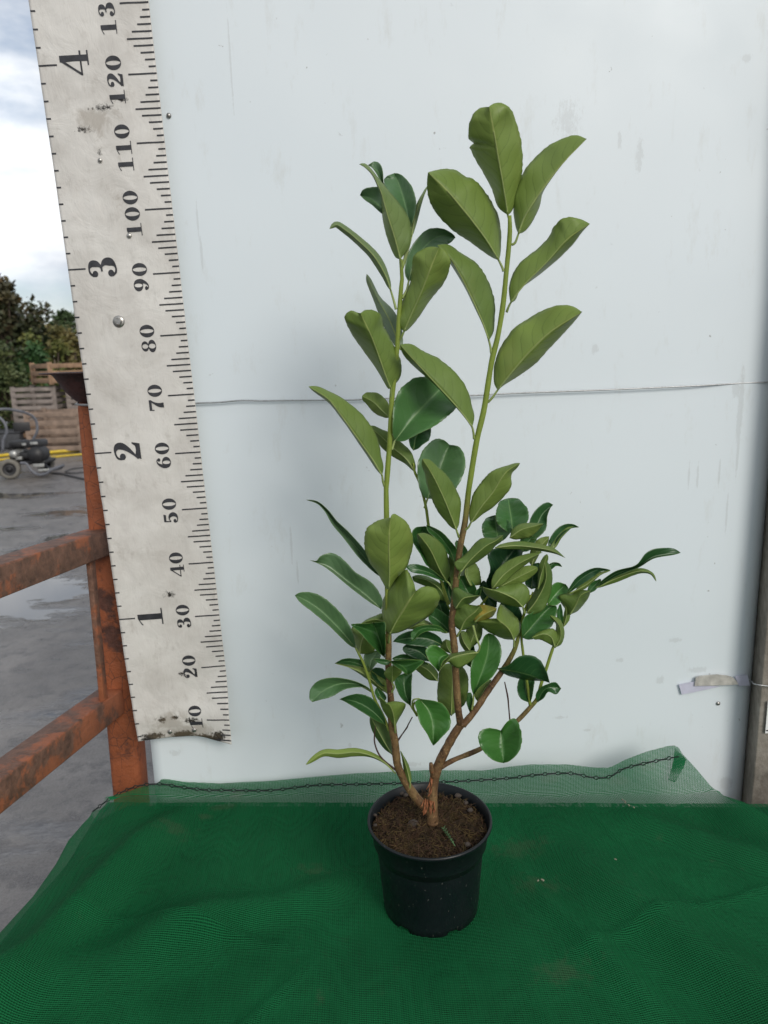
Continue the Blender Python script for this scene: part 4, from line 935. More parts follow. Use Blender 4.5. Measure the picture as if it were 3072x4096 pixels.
leafo(12, [(885, 1590), (875, 1500), (850, 1430), (815, 1410)], [(840, 1530), (790, 1450), (765, 1360), (790, 1382)], [(905, 1540), (940, 1480), (965, 1420), (930, 1400), (870, 1396)], 'u', 2.2, 4, tint=.45, pet=[(888, 1625, 1.4), (886, 1608, 1.9)])
leafo(12, [(800, 1400), (770, 1340), (750, 1292)], [(760, 1380), (735, 1330)], [(822, 1370), (790, 1320)], 't', .2, -.5, tint=.15)
leafo(12, [(850, 1100), (920, 1130), (960, 1160), (980, 1200)], [(930, 1092), (1020, 1090), (1095, 1100), (1060, 1140), (1010, 1185)], [(870, 1125), (930, 1165), (960, 1190)], 't', 2.4, 5, tint=.55)
leafo(12, [(865, 1102), (790, 1105), (725, 1085)], [(820, 1128), (760, 1112)], [(800, 1084), (755, 1082)], 't', 2.4, 2.8, tint=.25)
leafo(12, [(865, 1260), (865, 1200), (868, 1130)], [(820, 1220), (803, 1190), (830, 1150)], [(900, 1220), (935, 1180), (920, 1130)], 'u', 2, 3.4, tint=.45, pet=[(860, 1330, 1.2), (878, 1290, 1.8)])
leafo(12, [(1000, 1430), (960, 1330), (950, 1190)], [(930, 1370), (885, 1270), (890, 1220)], [(1005, 1360), (1006, 1260), (1008, 1185)], 't', -.4, -1.8, tint=.3, pet=[(1040, 1490, 1), (1020, 1460, .2)])
leafo(12, [(825, 1285), (770, 1220), (708, 1170)], [(780, 1280), (720, 1220)], [(826, 1220), (800, 1160), (740, 1148)], 't', -1, -1.6, tint=.1)
# --- centre
leafo(11, [(420, 480), (320, 330), (260, 220), (310, 118)], [(330, 450), (270, 350), (215, 260), (200, 180), (230, 130)], [(450, 330), (410, 210), (350, 135)], 't', -2.2, -3, tint=.3)
leafo(11, [(490, 580), (430, 480), (360, 330), (300, 240), (245, 180)], [(440, 560), (340, 460), (310, 390), (260, 270), (240, 200)], [(515, 500), (505, 400), (475, 300), (400, 220), (310, 175)], 'u', -.6, 1.8, tint=.22)
leafo(11, [(552, 425), (515, 320), (430, 205), (318, 108)], [(500, 350), (440, 270), (380, 205), (330, 160)], [(580, 420), (582, 330), (525, 250), (450, 170), (370, 125)], 't', -1.4, -1.6, tint=.36)
leafo(11, [(570, 640), (560, 480), (520, 330)], [(520, 600), (505, 480), (500, 390)], [(600, 560), (590, 430), (560, 350)], 'u', -1.8, -2.4, tint=.12)
leafo(11, [(640, 470), (620, 350), (570, 235)], [(590, 420), (570, 320), (555, 260)], [(670, 400), (660, 320), (610, 255)], 't', -2.4, -3.6, tint=.35)
leafo(11, [(497, 583), (400, 530), (300, 490), (150, 458)], [(420, 560), (300, 520), (200, 500)], [(440, 540), (350, 470), (250, 435), (180, 435)], 't', .3, 1.3, tint=.28, pet=[(540, 650, .8), (515, 605, .5)])
leafo(11, [(480, 740), (430, 640), (330, 570), (200, 535)], [(420, 720), (350, 640), (260, 595), (215, 575)], [(475, 640), (430, 590), (330, 535), (250, 522)], 'u', -1.2, -.6, tint=.04)
leafo(11, [(540, 760), (500, 640), (520, 480)], [(470, 740), (440, 650), (480, 540)], [(580, 720), (585, 620), (560, 520)], 't', -3, -3.8, tint=.04)
leafo(11, [(520, 1000), (440, 920), (340, 850)], [(450, 1000), (370, 930), (338, 890)], [(520, 900), (460, 835), (390, 800)], 't', -1, -1.8, tint=.25)
leafo(11, [(480, 900), (440, 800), (400, 700)], [(440, 880), (390, 800), (380, 740)], [(510, 850), (490, 760), (440, 700)], 't', -2.6, -3.2, tint=.03)
leafo(11, [(390, 945), (280, 930), (165, 970)], [(300, 965), (220, 972)], [(330, 905), (260, 888), (210, 920)], 'u', -1.4, -1.4, tint=.2)
leafo(11, [(490, 1000), (380, 965), (270, 975), (200, 1072)], [(420, 990), (330, 988), (270, 1012), (220, 1058)], [(420, 945), (320, 938), (230, 960), (188, 1010)], 't', 1, 1.8, tint=.5)
leafo(11, [(455, 1105), (330, 1050), (180, 1045), (40, 1075)], [(350, 1120), (200, 1107), (110, 1088)], [(430, 1040), (330, 990), (200, 985), (100, 1020)], 't', -.8, -.4, tint=.14)
leafo(11, [(350, 1240), (250, 1150), (125, 1120)], [(270, 1228), (170, 1190), (125, 1150)], [(340, 1140), (240, 1098), (160, 1098)], 't', -1, -.8, tint=.02)
leafo(11, [(340, 1265), (180, 1215), (35, 1215)], [(250, 1268), (120, 1252), (60, 1237)], [(240, 1200), (130, 1180), (70, 1195)], 't', -1.4, -1.2, tint=.22)
leafo(11, [(412, 1402), (330, 1310), (215, 1250)], [(330, 1388), (250, 1325), (220, 1290)], [(412, 1330), (350, 1260), (270, 1238)], 'u', -1.5, -2, tint=.16)
leafo(11, [(500, 1180), (440, 1215), (420, 1325)], [(500, 1200), (455, 1240), (435, 1290)], [(440, 1130), (370, 1105), (315, 1150), (340, 1230), (385, 1285)], 't', 3, 5.5, tint=.85)
leafo(11, [(745, 1165), (640, 1180), (520, 1215), (420, 1325)], [(700, 1230), (600, 1292), (540, 1278), (500, 1245), (450, 1265)], [(700, 1148), (600, 1160), (500, 1185), (440, 1250)], 'u', 2.4, 5.3, tint=.5, pet=[(705, 940, 2.6), (735, 1050, 2.8), (760, 1120, 2.7)])
leafo(11, [(525, 1690), (530, 1500), (540, 1250)], [(470, 1650), (410, 1560), (415, 1400), (440, 1280)], [(585, 1640), (645, 1580), (668, 1460), (660, 1350), (600, 1260)], 'u', -2, -3.4, tint=.36)
leafo(11, [(530, 1180), (490, 1120), (480, 1055)], [(440, 1135), (445, 1085)], [(535, 1120), (515, 1070)], 'u', -1.5, -2, tint=.5)
leafo(11, [(680, 1150), (630, 1080), (600, 990)], [(640, 1150), (598, 1090), (588, 1030)], [(692, 1100), (672, 1040), (640, 990)], 'u', -.5, -1, tint=.6)
leafo(11, [(640, 1160), (700, 1050), (740, 920)], [(615, 1080), (640, 1000), (680, 930)], [(690, 1130), (765, 1060), (785, 980), (775, 925)], 'u', -1, -2, tint=.42)
leafo(11, [(690, 1290), (670, 1200), (690, 1080)], [(650, 1260), (640, 1190), (660, 1120)], [(730, 1230), (720, 1150), (710, 1100)], 't', -2.6, -3, tint=.12)
leafo(11, [(600, 985), (640, 900), (720, 830), (765, 780)], [(540, 930), (522, 850), (560, 780), (620, 755), (690, 770)], [(660, 970), (740, 925), (785, 885), (790, 830)], 'u', 2, 3.6, tint=.34, pet=[(575, 1030, 1.2), (585, 1010, 1.6)])
leafo(11, [(720, 912), (780, 860), (902, 800)], [(700, 860), (710, 790), (780, 768), (850, 780)], [(780, 905), (860, 872), (892, 830)], 'u', 2.5, 3.2, tint=.5, yellow=.9)
leafo(11, [(1045, 1060), (1000, 970), (900, 882)], [(960, 1052), (860, 1012), (780, 962), (735, 912), (800, 888)], [(1090, 1000), (1100, 920), (1050, 850), (980, 790), (930, 765), (905, 830)], 'u', 1.8, 4, tint=.7, pet=[(1045, 1118, 1), (1046, 1085, 1.4)])
leafo(11, [(1120, 790), (1050, 720), (920, 662), (780, 620)], [(1060, 785), (960, 765), (860, 722), (800, 672)], [(1170, 720), (1172, 650), (1120, 590), (1060, 578), (960, 602), (880, 650), (840, 645)], 'u', 2, 3.4, tint=.46, pet=[(1135, 840, 1), (1125, 810, 1.5)])
leafo(11, [(1150, 840), (1240, 720), (1310, 560), (1300, 390)], [(1160, 760), (1210, 660), (1250, 560), (1265, 460), (1280, 400)], [(1200, 850), (1290, 810), (1345, 690), (1365, 540), (1345, 450)], 'u', 0, 1, tint=.12)
leafo(11, [(1245, 640), (1270, 520), (1320, 350)], [(1243, 560), (1250, 450), (1290, 370)], [(1290, 560), (1312, 460), (1330, 380)], 'u', .4, 1.2, tint=.42)
leafo(11, [(862, 640), (960, 520), (1100, 420), (1282, 335)], [(858, 570), (900, 480), (1000, 400), (1120, 355), (1200, 340)], [(950, 602), (1060, 500), (1180, 410), (1250, 350)], 'u', 1.6, 2.4, tint=.5)
leafo(11, [(915, 625), (1080, 540), (1242, 460)], [(960, 560), (1060, 480), (1150, 445), (1210, 447)], [(1000, 615), (1120, 585), (1200, 530), (1238, 490)], 'u', .9, 1.5, tint=.74)
leafo(11, [(600, 500), (680, 400), (800, 290), (890, 240), (957, 193)], [(570, 470), (553, 420), (640, 350), (740, 240), (800, 213), (880, 215), (925, 195)], [(660, 460), (760, 400), (850, 330), (892, 280), (945, 240)], 'u', 2.4, 3.6, tint=.3, pet=[(582, 556, 1.2), (592, 525, 1.8)])
leafo(11, [(888, 296), (1050, 280), (1250, 298), (1380, 330), (1470, 380)], [(950, 262), (1100, 242), (1250, 265), (1375, 300)], [(960, 306), (1100, 310), (1260, 322), (1390, 348)], 'u', 1, 1.4, tint=.24)
leafo(11, [(690, 612), (660, 560), (640, 490), (685, 412)], [(650, 600), (610, 540), (605, 490)], [(768, 600), (770, 540), (755, 470), (722, 420)], 'u', -1.2, -2.4, tint=.52)
leafo(11, [(700, 730), (640, 620), (590, 530)], [(640, 725), (590, 660), (572, 590)], [(745, 690), (715, 600), (650, 535)], 't', -2, -2.8, tint=.35)
leafo(11, [(560, 802), (620, 720), (700, 700), (772, 690)], [(533, 740), (533, 650), (570, 622), (640, 660), (720, 692)], [(600, 802), (680, 762), (740, 715)], 'u', 2.2, 3.8, tint=.12)
leafo(11, [(738, 705), (752, 660), (774, 618)], [(715, 690), (735, 650)], [(762, 690), (772, 650)], 't', 2, 2.4, tint=.25)
leafo(11, [(1080, 1000), (1000, 860), (950, 740)], [(1000, 980), (930, 870), (925, 780)], [(1115, 900), (1090, 800), (1020, 735)], 't', -2.6, -3.4, tint=.06)
leafo(11, [(900, 790), (820, 700), (770, 590)], [(830, 790), (770, 710), (755, 640)], [(900, 720), (850, 630), (800, 570)], 't', -3, -3.8, tint=.14)
leafo(11, [(850, 640), (930, 480), (1010, 360), (1060, 290)], [(815, 590), (850, 480), (830, 350), (900, 300), (1000, 285)], [(900, 620), (1000, 500), (1090, 390), (1118, 312)], 't', -2.8, -4.6, tint=.05)
leafo(11, [(1190, 640), (1200, 540), (1250, 420)], [(1140, 600), (1150, 530), (1190, 440)], [(1240, 620), (1255, 540), (1275, 450)], 't', -1.6, -2.4, tint=.03)
leafo(11, [(1120, 330), (1150, 260), (1210, 200)], [(1090, 290), (1100, 230), (1150, 200)], [(1170, 320), (1210, 270), (1235, 220)], 't', -2, -2.6, tint=.12)
leafo(11, [(700, 1700), (690, 1600), (660, 1500)], [(670, 1640), (650, 1570)], [(712, 1620), (700, 1540), (690, 1500)], 't', -1.6, -2, tint=.1)
# --- right cluster, zone 6
leaf(6, [(500, 470), (490, 375), (468, 237)], [50, 90, 98, 92, 70], [55, 105, 118, 110, 80], 't', -2.5, -6.5, tint=.42, lobe=8)
leaf(6, [(410, 530), (390, 440), (380, 349)], [48, 88, 94, 90, 68], [55, 95, 102, 96, 70], 't', -2, -5, tint=.22)
leafo(11, [(1010, 215), (1100, 150), (1200, 120), (1292, 97)], [(1030, 150), (1090, 100), (1180, 90), (1250, 95)], [(1060, 228), (1160, 215), (1230, 170), (1272, 120)], 'u', 0, 1, tint=.52)
leafo(11, [(1180, 230), (1230, 120), (1280, 20), (1370, -60)], [(1160, 160), (1190, 40), (1250, -40), (1320, -80)], [(1240, 215), (1310, 140), (1320, 40), (1345, -30)], 't', -2.5, -5, tint=.2)
leafo(11, [(1340, 310), (1410, 200), (1500, 128), (1586, 126)], [(1330, 250), (1390, 150), (1460, 105), (1530, 100)], [(1365, 300), (1430, 210), (1510, 140)], 't', -1.5, -3, tint=.14)
leafo(11, [(1350, 320), (1420, 215), (1500, 140), (1540, 118)], [(1345, 290), (1410, 195), (1480, 130)], [(1395, 290), (1440, 215), (1510, 142)], 'u', -1.2, -2.4, tint=.6)
leafo(11, [(1190, 445), (1230, 330), (1338, 203)], [(1168, 400), (1190, 300), (1240, 230), (1300, 205)], [(1218, 420), (1262, 340), (1322, 262)], 'u', -.6, -1.5, tint=.6)
leafo(11, [(1310, 480), (1380, 425), (1444, 455)], [(1330, 440), (1370, 418), (1420, 425)], [(1350, 480), (1395, 448)], 't', -2, -2.5, tint=.3)
leafo(11, [(1325, 770), (1390, 680), (1475, 600)], [(1325, 690), (1350, 620), (1405, 583)], [(1400, 772), (1470, 705), (1497, 640)], 't', -1.5, -3.2, tint=.75)
leafo(11, [(1112, 1042), (1200, 940), (1300, 825), (1375, 768)], [(1108, 950), (1130, 880), (1200, 830), (1290, 778)], [(1180, 1058), (1290, 1012), (1372, 920), (1402, 800)], 't', -.6, -2, tint=.45)
leaf(6, [(870, 872), (985, 812), (1075, 745), (1150, 716)], [-8, 30, 36, 26, 8], [12, 20, 14, 8, 4], 'u', -1, -.4, tint=.6)
leaf(6, [(862, 868), (950, 775), (1050, 715), (1148, 714)], [16, 26, 24, 18, 8], [14, 30, 36, 30, 8], 't', -1.3, -.8, tint=.14)
leaf(6, [(1040, 835), (1180, 742), (1330, 690), (1440, 625), (1614, 599)], [14, 18, 12, 48, 44], [12, 16, 8, 10, 10], 't', -1.4, -1.5, k=1.6, tint=.2)
leaf(6, [(1050, 832), (1180, 772), (1330, 722), (1415, 735), (1453, 790)], [12, 20, 24, 20, 10], [14, 24, 22, 16, 8], 'u', -1.2, -.8, k=1.8, tint=.38)
leafo(11, [(1510, 850), (1560, 765), (1600, 690), (1680, 652)], [(1470, 805), (1413, 700), (1500, 668), (1600, 648)], [(1575, 820), (1645, 740), (1672, 690)], 'u', -.4, 1, tint=.36)
leaf(6, [(1000, 865), (1040, 818), (1084, 773)], [18, 26, 26, 22, 10], [14, 24, 26, 24, 12], 't', -1.2, -1.6, tint=.25)
leafo(11, [(1385, 1125), (1430, 1040), (1420, 940), (1345, 856)], [(1350, 1085), (1385, 1000), (1392, 930), (1350, 880)], [(1440, 1092), (1464, 1010), (1445, 920), (1400, 873)], 'u', .2, 1.6, tint=.45)
leafo(11, [(1385, 1122), (1350, 1035), (1280, 1012), (1192, 1042)], [(1320, 1085), (1260, 1058), (1220, 1058)], [(1410, 1030), (1370, 968), (1290, 980), (1230, 1008)], 'u', .8, 2, tint=.5)
leaf(6, [(826, 1078), (812, 1010), (815, 938)], [14, 20, 20, 18, 10], [14, 20, 20, 18, 10], 't', -1.4, -1.6, tint=.15)
leaf(6, [(838, 1085), (856, 1015), (850, 950)], [12, 18, 19, 16, 8], [14, 22, 24, 20, 10], 'u', -1, -1.1, tint=.55)
# --- lower right
leafo(11, [(260, 1550), (335, 1640), (368, 1750), (375, 1937)], [(400, 1572), (470, 1610), (512, 1690), (512, 1790), (450, 1862), (395, 1922)], [(225, 1580), (240, 1650), (265, 1745), (320, 1832), (355, 1902)], 't', 2.5, 4.8, tint=.7, pet=[(240, 1690, 1.2), (205, 1620, 1.6), (210, 1560, 2.2)])
leafo(11, [(710, 1522), (760, 1380), (820, 1200), (838, 1005)], [(690, 1450), (686, 1330), (700, 1230), (760, 1120), (800, 1030)], [(765, 1450), (872, 1360), (928, 1240), (938, 1120), (890, 1030)], 't', .3, -1.5, tint=.66, pet=[(695, 1640, 0), (708, 1570, .2)])
leafo(11, [(765, 1592), (790, 1490), (858, 1388)], [(722, 1540), (722, 1480), (780, 1420)], [(795, 1545), (840, 1460)], 'u', -1, -2, tint=.62)
leafo(11, [(908, 1300), (1050, 1322), (1200, 1362), (1342, 1417)], [(1000, 1270), (1080, 1205), (1180, 1190), (1260, 1230), (1312, 1320)], [(980, 1352), (1080, 1382), (1200, 1400), (1290, 1402)], 't', .6, 3, tint=.16, sr=-1)
leafo(11, [(1172, 1582), (1140, 1480), (1140, 1368)], [(1100, 1545), (1073, 1470), (1090, 1385)], [(1192, 1545), (1207, 1460), (1212, 1370)], 't', -1.4, -2, tint=.16)
leafo(11, [(1243, 1575), (1290, 1482), (1360, 1452), (1436, 1466)], [(1225, 1520), (1260, 1460), (1320, 1430), (1390, 1413)], [(1290, 1545), (1330, 1492), (1395, 1512)], 't', -.8, -.6, tint=.28)
leafo(11, [(935, 1812), (945, 1920), (958, 2082)], [(985, 1745), (1042, 1713), (1085, 1770), (1107, 1880), (1082, 1990), (1012, 2062)], [(890, 1800), (820, 1795), (760, 1830), (753, 1890), (780, 1962), (850, 2042), (910, 2072)], 't', 1.5, 4.5, tint=.62)
# --- lower left
leaf(7, [(1142, 1408), (1040, 1305), (900, 1232), (750, 1205), (600, 1222), (450, 1220), (290, 1326)], [8, 18, 42, 36, 26], [14, 30, 40, 42, 30], 'u', 1.2, 2.5, k=1.8, tint=.85, wave=1.6)
leaf(7, [(1282, 1500), (1262, 1405), (1232, 1300), (1188, 1190)], [22, 32, 30, 20, 8], [20, 26, 26, 18, 8], 'u', 1.4, 1, k=1.8, tint=.9, pet=[(1275, 1560, .8), (1280, 1530, 1.2)])
#ENDLEAVES
# the hundred largest leaves stay single parts, the small remainder is one part
lv = [o for o in plant.children if o.name.split('.')[0] == 'leaf']
lv.sort(key=lambda o: -sum(p.area for p in o.data.polygons))
V, Fc, MI, UV_ = [], [], [], []
for o in lv[100:]:
    b0 = len(V); me = o.data; V += [v_.co.copy() for v_ in me.vertices]; uvd = {}
    for l in me.loops: uvd[l.vertex_index] = tuple(me.uv_layers[0].data[l.index].uv)
    UV_ += [uvd.get(i, (0, 0)) for i in range(len(me.vertices))]
    for p in me.polygons: Fc.append([b0+i for i in p.vertices]); MI.append(p.material_index)
    bpy.data.objects.remove(o)
if Fc:
    o = mesh('small_leaves', V, Fc, [M_top, M_und, M_pet], plant, uvs=UV_, mi=MI); o['tint'] = .3; o['yellow'] = 0.0; o['pale'] = 0.0; o['kind'] = 'stuff'
# conifer sprig lying on the soil
s = MB(); a, b = at3(10, (1772, 3312), 0), at3(10, (1820, 3384), 0)
a = atZ(1772, 3312, PC.z+.1405); b = atZ(1820, 3384, PC.z+.1405); d = b-a; nrm = Vector((-d.y, d.x, 0)).normalized()
s.tube([a, a.lerp(b, .5)+Vector((0, 0, .002)), b], .0008, 6)
for k in range(7):
    p = a.lerp(b, .05+k*.13); l_ = .008*(1-.09*k)
    for sg in (1, -1): s.tube([p, p + (nrm*sg*.55 - d.normalized()*.6)*l_*(1 if sg > 0 else .6) + Vector((0, 0, .001))], [.0011, .0006], 5)
tag(s.build('conifer_sprig', M_sprig), 'small green conifer sprig lying on the soil of the pot', 'sprig')

# ================================================================== BACKGROUND
def gpt(x, y): return atZ(x, y, 0)
# slatted crates
def crate(o, yaw, sx, sy, sz, ns, mat, label, name='slatted_crate', post=.09, back=True):
    M = Matrix.Rotation(yaw, 3, 'Z'); o = Vector(o); e = empty(name, o); tag(e, label, 'crate', 'timber crates stacked in the yard')
    T = lambda x, y, z: o + M @ Vector((x, y, z))
    for (x, y) in ((0, 0), (sx, 0), (0, sy), (sx, sy)):
        s = MB(); s.box(T(x, y, sz/2), (post, .05, sz), M, .004); s.build('corner_post', mat, e)
    sh = sz/ns
    for (ax, ay, bx, by) in ((0, 0, sx, 0), (0, sy, sx, sy), (0, 0, 0, sy), (sx, 0, sx, sy)):
        if ay and by and not back: continue
        s = MB()
        for k in range(ns):
            a, b = T(ax, ay, sh*(k+.5)), T(bx, by, sh*(k+.5)); q = (b-a).normalized().cross(Vector((0, 0, 1)))
            s.bar(a + q*.03*(1 if (ax, ay) == (0, 0) and ay == by else -1), b + q*.03*(1 if (ax, ay) == (0, 0) and ay == by else -1), .02, sh*.60, bev=.003)
        s.build('slat_panel', mat, e)
    s = MB(); s.box(T(sx/2, sy/2, .05), (sx, sy, .02), M); s.build('base_board', mat, e)
YP = 14.9
def bp(x, y, Y=YP): return atY(x, y, Y)
ppm = lambda Y: Y*1.03/F
x0 = bp(70, 1600).x; x1 = bp(230, 1600).x
z = lambda y: bp(150, y).z
crate((bp(68, 1690).x, YP, z(1692)), 0, bp(228, 1690).x-bp(68, 1690).x, .9, z(1545)-z(1692), 6, M_woodg, 'grey weathered slatted crate in the middle of the yard stack')
crate((bp(76, 1790).x, YP+.1, max(.02, z(1790))), 0, bp(228, 1690).x-bp(76, 1690).x, .9, z(1695)-max(.02, z(1790)), 3, M_wood, 'orange brown slatted crate at the bottom of the yard stack')
crate((bp(215, 1540).x, YP-.1, z(1540)), R(40), 1.05, 1.05, z(1450)-z(1540), 3, M_wood, 'pale brown slatted crate set cornerwise on top of the yard stack')
crate((bp(212, 1800).x, YP-1.0, 0), 0, .95, .8, atY(212, 1640, YP-1.0).z, 5, M_woodm, 'brown open slatted crate standing in front of the grey crate')
crate((bp(250, 1690).x+.1, YP+.2, z(1692)), 0, .9, .9, z(1555)-z(1692), 6, M_woodg, 'grey slatted crate behind the ruler beside the yard stack')
crate((bp(250, 1690).x+.1, YP+.3, .02), 0, .9, .9, z(1695)-.02, 3, M_woodm, 'brown slatted crate low behind the front crate of the stack')
# dark bin on the left
bb = empty('dark_bin', gpt(20, 1800)); tag(bb, 'dark grey storage bin behind the pressure washer', 'bin')
p = gpt(10, 1800); s = MB(); s.box(p + Vector((-.15, .4, .17)), (.95, .6, .30), None, .03); s.build('bin_body', M_bin, bb)
s = MB(); s.box(p + Vector((-.15, .4, .335)), (1.0, .65, .04), None, .02); s.build('bin_rim', M_bin, bb)
# yellow hose
Pp = [gpt(x, y) for x, y in ((-160, 1850), (-60, 1838), (30, 1826), (90, 1824), (160, 1820), (230, 1813), (320, 1806), (420, 1798), (600, 1790))]
s = MB(); s.tube([q + Vector((0, 0, .03)) for q in crom(Pp, 60)], .03, 8)
tag(s.build('yellow_hose', M_yel), 'yellow hose lying across the yard in front of the crates', 'hose')
Pp = [gpt(x, y) for x, y in ((-160, 1862), (-40, 1848), (30, 1840), (80, 1830), (140, 1838), (220, 1832), (320, 1822), (420, 1815))]
s = MB(); s.tube([q + Vector((0, 0, .02)) for q in crom(Pp, 60)], .016, 8)
tag(s.build('thin_yellow_hose', M_yel), 'thinner yellow hose lying just in front of the thick one', 'hose')
# pressure washer: local frame facing the camera
wo = gpt(45, 1916); ws = (wo-CAM).dot(FW)/F/2.457*1.0     # metres per px of the 420 px wide crop
def wq(x, y, dy=0): return wo + Vector(((x-110)*ws, dy, (1640-y)*ws))
pw = empty('pressure_washer', wo); tag(pw, 'black wheeled pressure washer with a looped grey handle in the wet yard', 'pressure washer')
s = MB(); hp = [wq(65, 1360), wq(85, 1260), wq(128, 1180), wq(118, 1090), wq(70, 1030), wq(42, 985), wq(70, 962), wq(150, 966, .1), wq(240, 1020, .35), wq(285, 1090, .45), wq(290, 1200, .45), wq(245, 1280, .45), wq(230, 1350, .45)]
s.tube(crom(hp, 60), .020, 10); s.build('handle', M_hand, pw)
s = MB(); s.box(wq(210, 1145, .22), (150*ws, .03, 88*ws), Matrix.Rotation(R(18), 3, 'Z'), .006); plate = s.build('name_plate', M_blk, pw)
s = MB()
for k in range(9): s.box(wq(158+12*k, 1133, .20-.008), (8*ws, .008, 24*ws), Matrix.Rotation(R(18), 3, 'Z'))
for k in range(11): s.box(wq(165+9*k, 1162, .20-.008), (6*ws, .008, 9*ws), Matrix.Rotation(R(18), 3, 'Z'))
s.build('plate_lettering', M_alu, plate, False)
def wheel(c, r_):
    wc = empty('wheel', c); wc.parent = pw; wc.location = Vector(c)-wo
    M = Matrix.Rotation(R(90), 3, 'X') @ Matrix.Rotation(R(14), 3, 'Y')
    def sub(prof, name, mat):
        s = MB(); s.lathe(c, prof, 28, M); o = mesh(name, s.v, s.f, mat); o.parent = wc; o.location = -Vector(c)
    sub([(r_*.62, .05), (r_*.8, .062), (r_*.96, .05), (r_, .02), (r_, -.02), (r_*.96, -.05), (r_*.8, -.062), (r_*.62, -.05), (r_*.62, .05)], 'tyre', M_tyre)
    sub([(0.001, .055), (r_*.2, .055), (r_*.22, .03), (r_*.5, .02), (r_*.62, .045), (r_*.62, -.045), (0.001, -.04)], 'rim', M_blk)
wheel(wq(110, 1540, 0), 100*ws); wheel(wq(300, 1545, .55), 88*ws)
s = MB(); s.box(wq(240, 1420, .25), (280*ws, .42, 70*ws), None, .03); s.box(wq(330, 1310, .2), (165*ws, .34, 70*ws), None, .03)
s.lathe(wq(375, 1410, .02), [(0, .07), (70*ws, .06), (80*ws, 0), (80*ws, -.2)], 24, Matrix.Rotation(R(90), 3, 'X'))
s.box(wq(160, 1310, .25), (140*ws, .3, 60*ws), None, .03); s.box(wq(280, 1490, .25), (330*ws, .4, 40*ws), None, .02)
s.build('engine', M_blk, pw)
s = MB(); s.box(wq(365, 1298, .02), (70*ws, .012, 26*ws), None, .004); s.box(wq(270, 1306, .02), (40*ws, .012, 24*ws), None, .004); s.build('sticker', M_alu, pw)
s = MB(); s.lathe(wq(170, 1395, 0), [(0, .05), (34*ws, .05), (36*ws, 0), (36*ws, -.2)], 18, Matrix.Rotation(R(90), 3, 'X')); s.box(wq(205, 1440, .05), (60*ws, .1, 34*ws), None, .01); s.build('pump', M_alu, pw)
s = MB()
for dy in (-.05, .45): s.tube(crom([wq(235, 1480, dy), wq(290, 1490, dy), wq(330, 1555, dy), wq(390, 1600, dy), wq(470, 1592, dy), wq(510, 1560, dy)], 40), .020, 8)
s.tube([wq(510, 1560, -.05), wq(510, 1560, .45)], .02, 8); s.build('skid_frame', M_hand, pw)
s = MB(); s.box(wq(390, 1515, .0), (110*ws, .02, 36*ws), None, .006); s.box(wq(440, 1560, -.02), (110*ws, .02, 24*ws), None, .006); s.build('chrome_guard', M_alu, pw)
Pp = [gpt(205, 1895), gpt(250, 1900), gpt(300, 1912), gpt(360, 1922), gpt(450, 1915)]
s = MB(); s.tube([q + Vector((0, 0, .015)) for q in crom(Pp, 40)], .015, 8); tag(s.build('black_hose', M_dgry), 'dark hose trailing from the pressure washer over wet asphalt', 'hose')
Pp = [gpt(340, 1872), gpt(290, 1878), gpt(262, 1890), gpt(290, 1895), gpt(360, 1890)]
s = MB(); s.tube([q + Vector((0, 0, .012)) for q in crom(Pp, 40)], .01, 8); tag(s.build('thin_cable', M_dgry), 'thin loop of dark cable lying on the yard by the railing', 'cable')

# trees and bushes
def tree(name, base, h, rx, ry, crown_lo, cols, label, cat='tree', nleaf=2600, ls=.09, seed=1, clump=14, trunk=True, loose=1.0):
    rnd = random.Random(seed); base = Vector(base); e = empty(name, base); tag(e, label, cat, 'trees and bushes beyond the yard')
    cen = [(Vector((rnd.uniform(-.75, .75)*rx, rnd.uniform(-.75, .75)*ry, crown_lo + (h-crown_lo)*(rnd.random()**.8)*.92)), rnd.uniform(.28, .5)) for _ in range(clump)]
    if trunk:
        s = MB(); s.tube([base, base + Vector((.05*rx, 0, crown_lo*.7)), base + Vector((0, 0, h*.75))], [.10*h/4, .075*h/4, .02], 8)
        s.build('trunk', M_trunk, e)
        s = MB()
        for c_, r_ in cen: s.tube([base + Vector((0, 0, max(.2, c_.z*.55))), base + c_*.7 + Vector((0, 0, c_.z*.22)), base + c_], [.04*h/4, .025*h/4, .006], 5, False)
        s.build('limb', M_trunk, e)
    V, Fc = [], []
    for c_, r_ in cen:
        rr = r_*min(rx, (h-crown_lo)*.6)*loose
        for _ in range(nleaf//clump):
            d = Vector((rnd.gauss(0, 1), rnd.gauss(0, 1), rnd.gauss(0, .8))); d = d.normalized()*(rnd.random()**.45)*rr*(1.25 if rnd.random() < .12 else 1)
            p = base + c_ + d
            if p.z < .05: p.z = .05 + rnd.random()*.1
            t = Vector((rnd.gauss(0, 1), rnd.gauss(0, 1), rnd.gauss(0, .6))).normalized(); b_ = t.cross(Vector((rnd.gauss(0, 1), rnd.gauss(0, 1), rnd.gauss(0, 1)))).normalized(); L_ = ls*(.6+rnd.random()*.8); k_ = len(V)
            V += [p, p + t*L_*.5 + b_*L_*.28, p + t*L_, p + t*L_*.5 - b_*L_*.28]; Fc.append([k_, k_+1, k_+2, k_+3])
    mesh('crown' if cat == 'tree' else 'foliage', V, Fc, foliage(name+'_leaf', cols), e, False)
def tb_(x, Y): p = atY(x, 1500, Y); return Vector((p.x, Y, 0))
def th_(x, y, Y): return atY(x, y, Y).z
DK = [(.016, .022, .010), (.034, .040, .018), (.075, .050, .026)]
tree('dark_tree', tb_(35, 19), th_(50, 1190, 19), 1.0, 1.0, 1.0, DK, 'dark brownish evergreen tree, tallest beyond the crates', nleaf=5200, ls=.15, seed=3, clump=26)
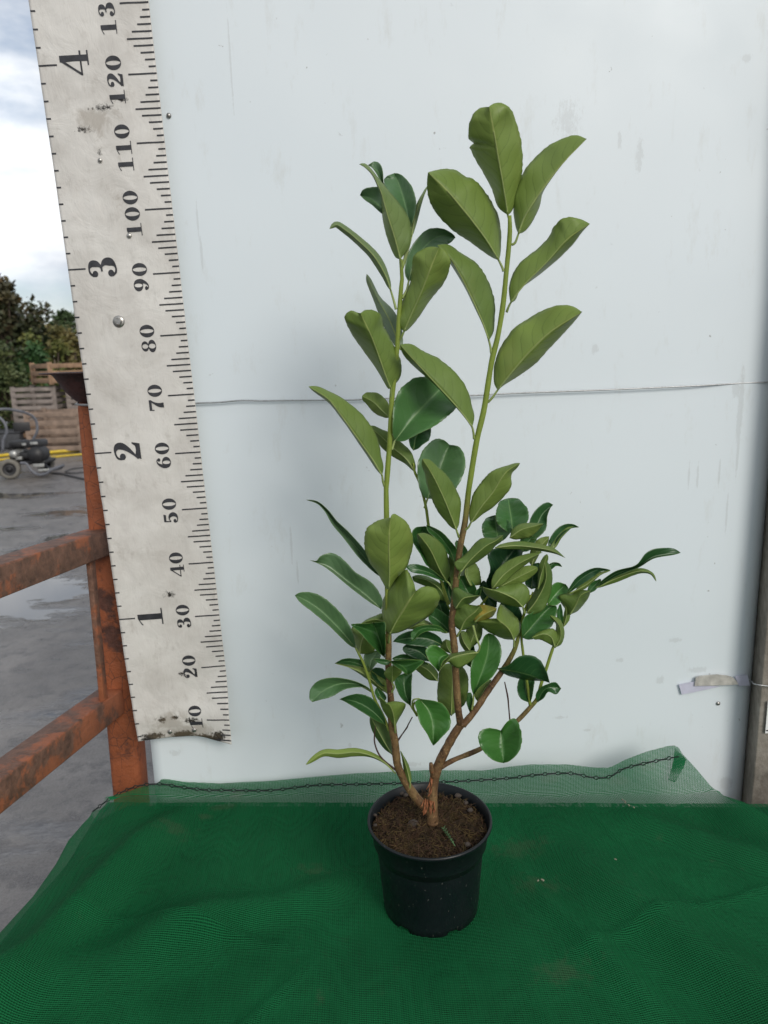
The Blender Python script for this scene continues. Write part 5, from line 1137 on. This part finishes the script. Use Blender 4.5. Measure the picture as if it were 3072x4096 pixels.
tree('sprig_tree', tb_(55, 18.6), th_(60, 1105, 18.6), .5, .5, th_(60, 1260, 18.6), [(.03, .03, .015), (.06, .05, .022), (.11, .065, .03)], 'thin brown topped tree rising above the dark evergreen', nleaf=900, ls=.16, seed=9, clump=18, loose=.8)
tree('dark_tree', tb_(150, 20), th_(160, 1290, 20), .95, .9, .8, [(.016, .028, .012), (.032, .05, .02), (.06, .07, .03)], 'dark green rounded tree right of the tall brownish one', nleaf=4200, ls=.15, seed=5, clump=20)
tree('green_bush', tb_(125, 17.2), th_(130, 1375, 17.2), .55, .5, .5, [(.018, .042, .016), (.034, .078, .026), (.05, .10, .03)], 'bright green rounded bush behind the stacked crates', 'bush', 3000, .10, 7, 14)
tree('yellow_bush', tb_(225, 17.6), th_(240, 1335, 17.6), .65, .5, .5, [(.06, .075, .02), (.09, .105, .03), (.15, .125, .035)], 'loose yellow green bush behind the right of the crates', 'bush', 2600, .11, 8, 16)
tree('yellow_bush', tb_(310, 18.4), th_(300, 1280, 18.4), .7, .5, .5, [(.07, .07, .025), (.10, .09, .032), (.15, .115, .045)], 'taller ochre bush partly hidden behind the ruler banner', 'bush', 2600, .12, 18, 16, loose=.9)
tree('small_tree', tb_(300, 22), th_(300, 1235, 22), .45, .4, th_(300, 1330, 22), [(.03, .05, .02), (.05, .08, .03), (.08, .10, .04)], 'small leafy treetop peeping out beside the ruler banner', 'tree', 1200, .12, 12, 10)
tree('grey_bush', tb_(20, 16.2), th_(30, 1470, 16.2), .62, .5, .25, [(.03, .045, .018), (.055, .075, .03), (.10, .11, .045)], 'grey green shrub standing left of the crate stack', 'bush', 3600, .10, 21, 20)
tree('grey_bush', tb_(-90, 16.5), th_(-80, 1380, 16.5), .9, .6, .3, [(.02, .035, .012), (.045, .06, .02), (.08, .09, .035)], 'dense dark shrub at the left edge behind the washer', 'bush', 3000, .12, 22, 16)
tree('dark_tree', tb_(420, 23), th_(420, 1330, 23), 1.6, 1.2, .6, DK, 'dark hedge like tree behind the ruler and railing', nleaf=3000, ls=.2, seed=31, clump=18)
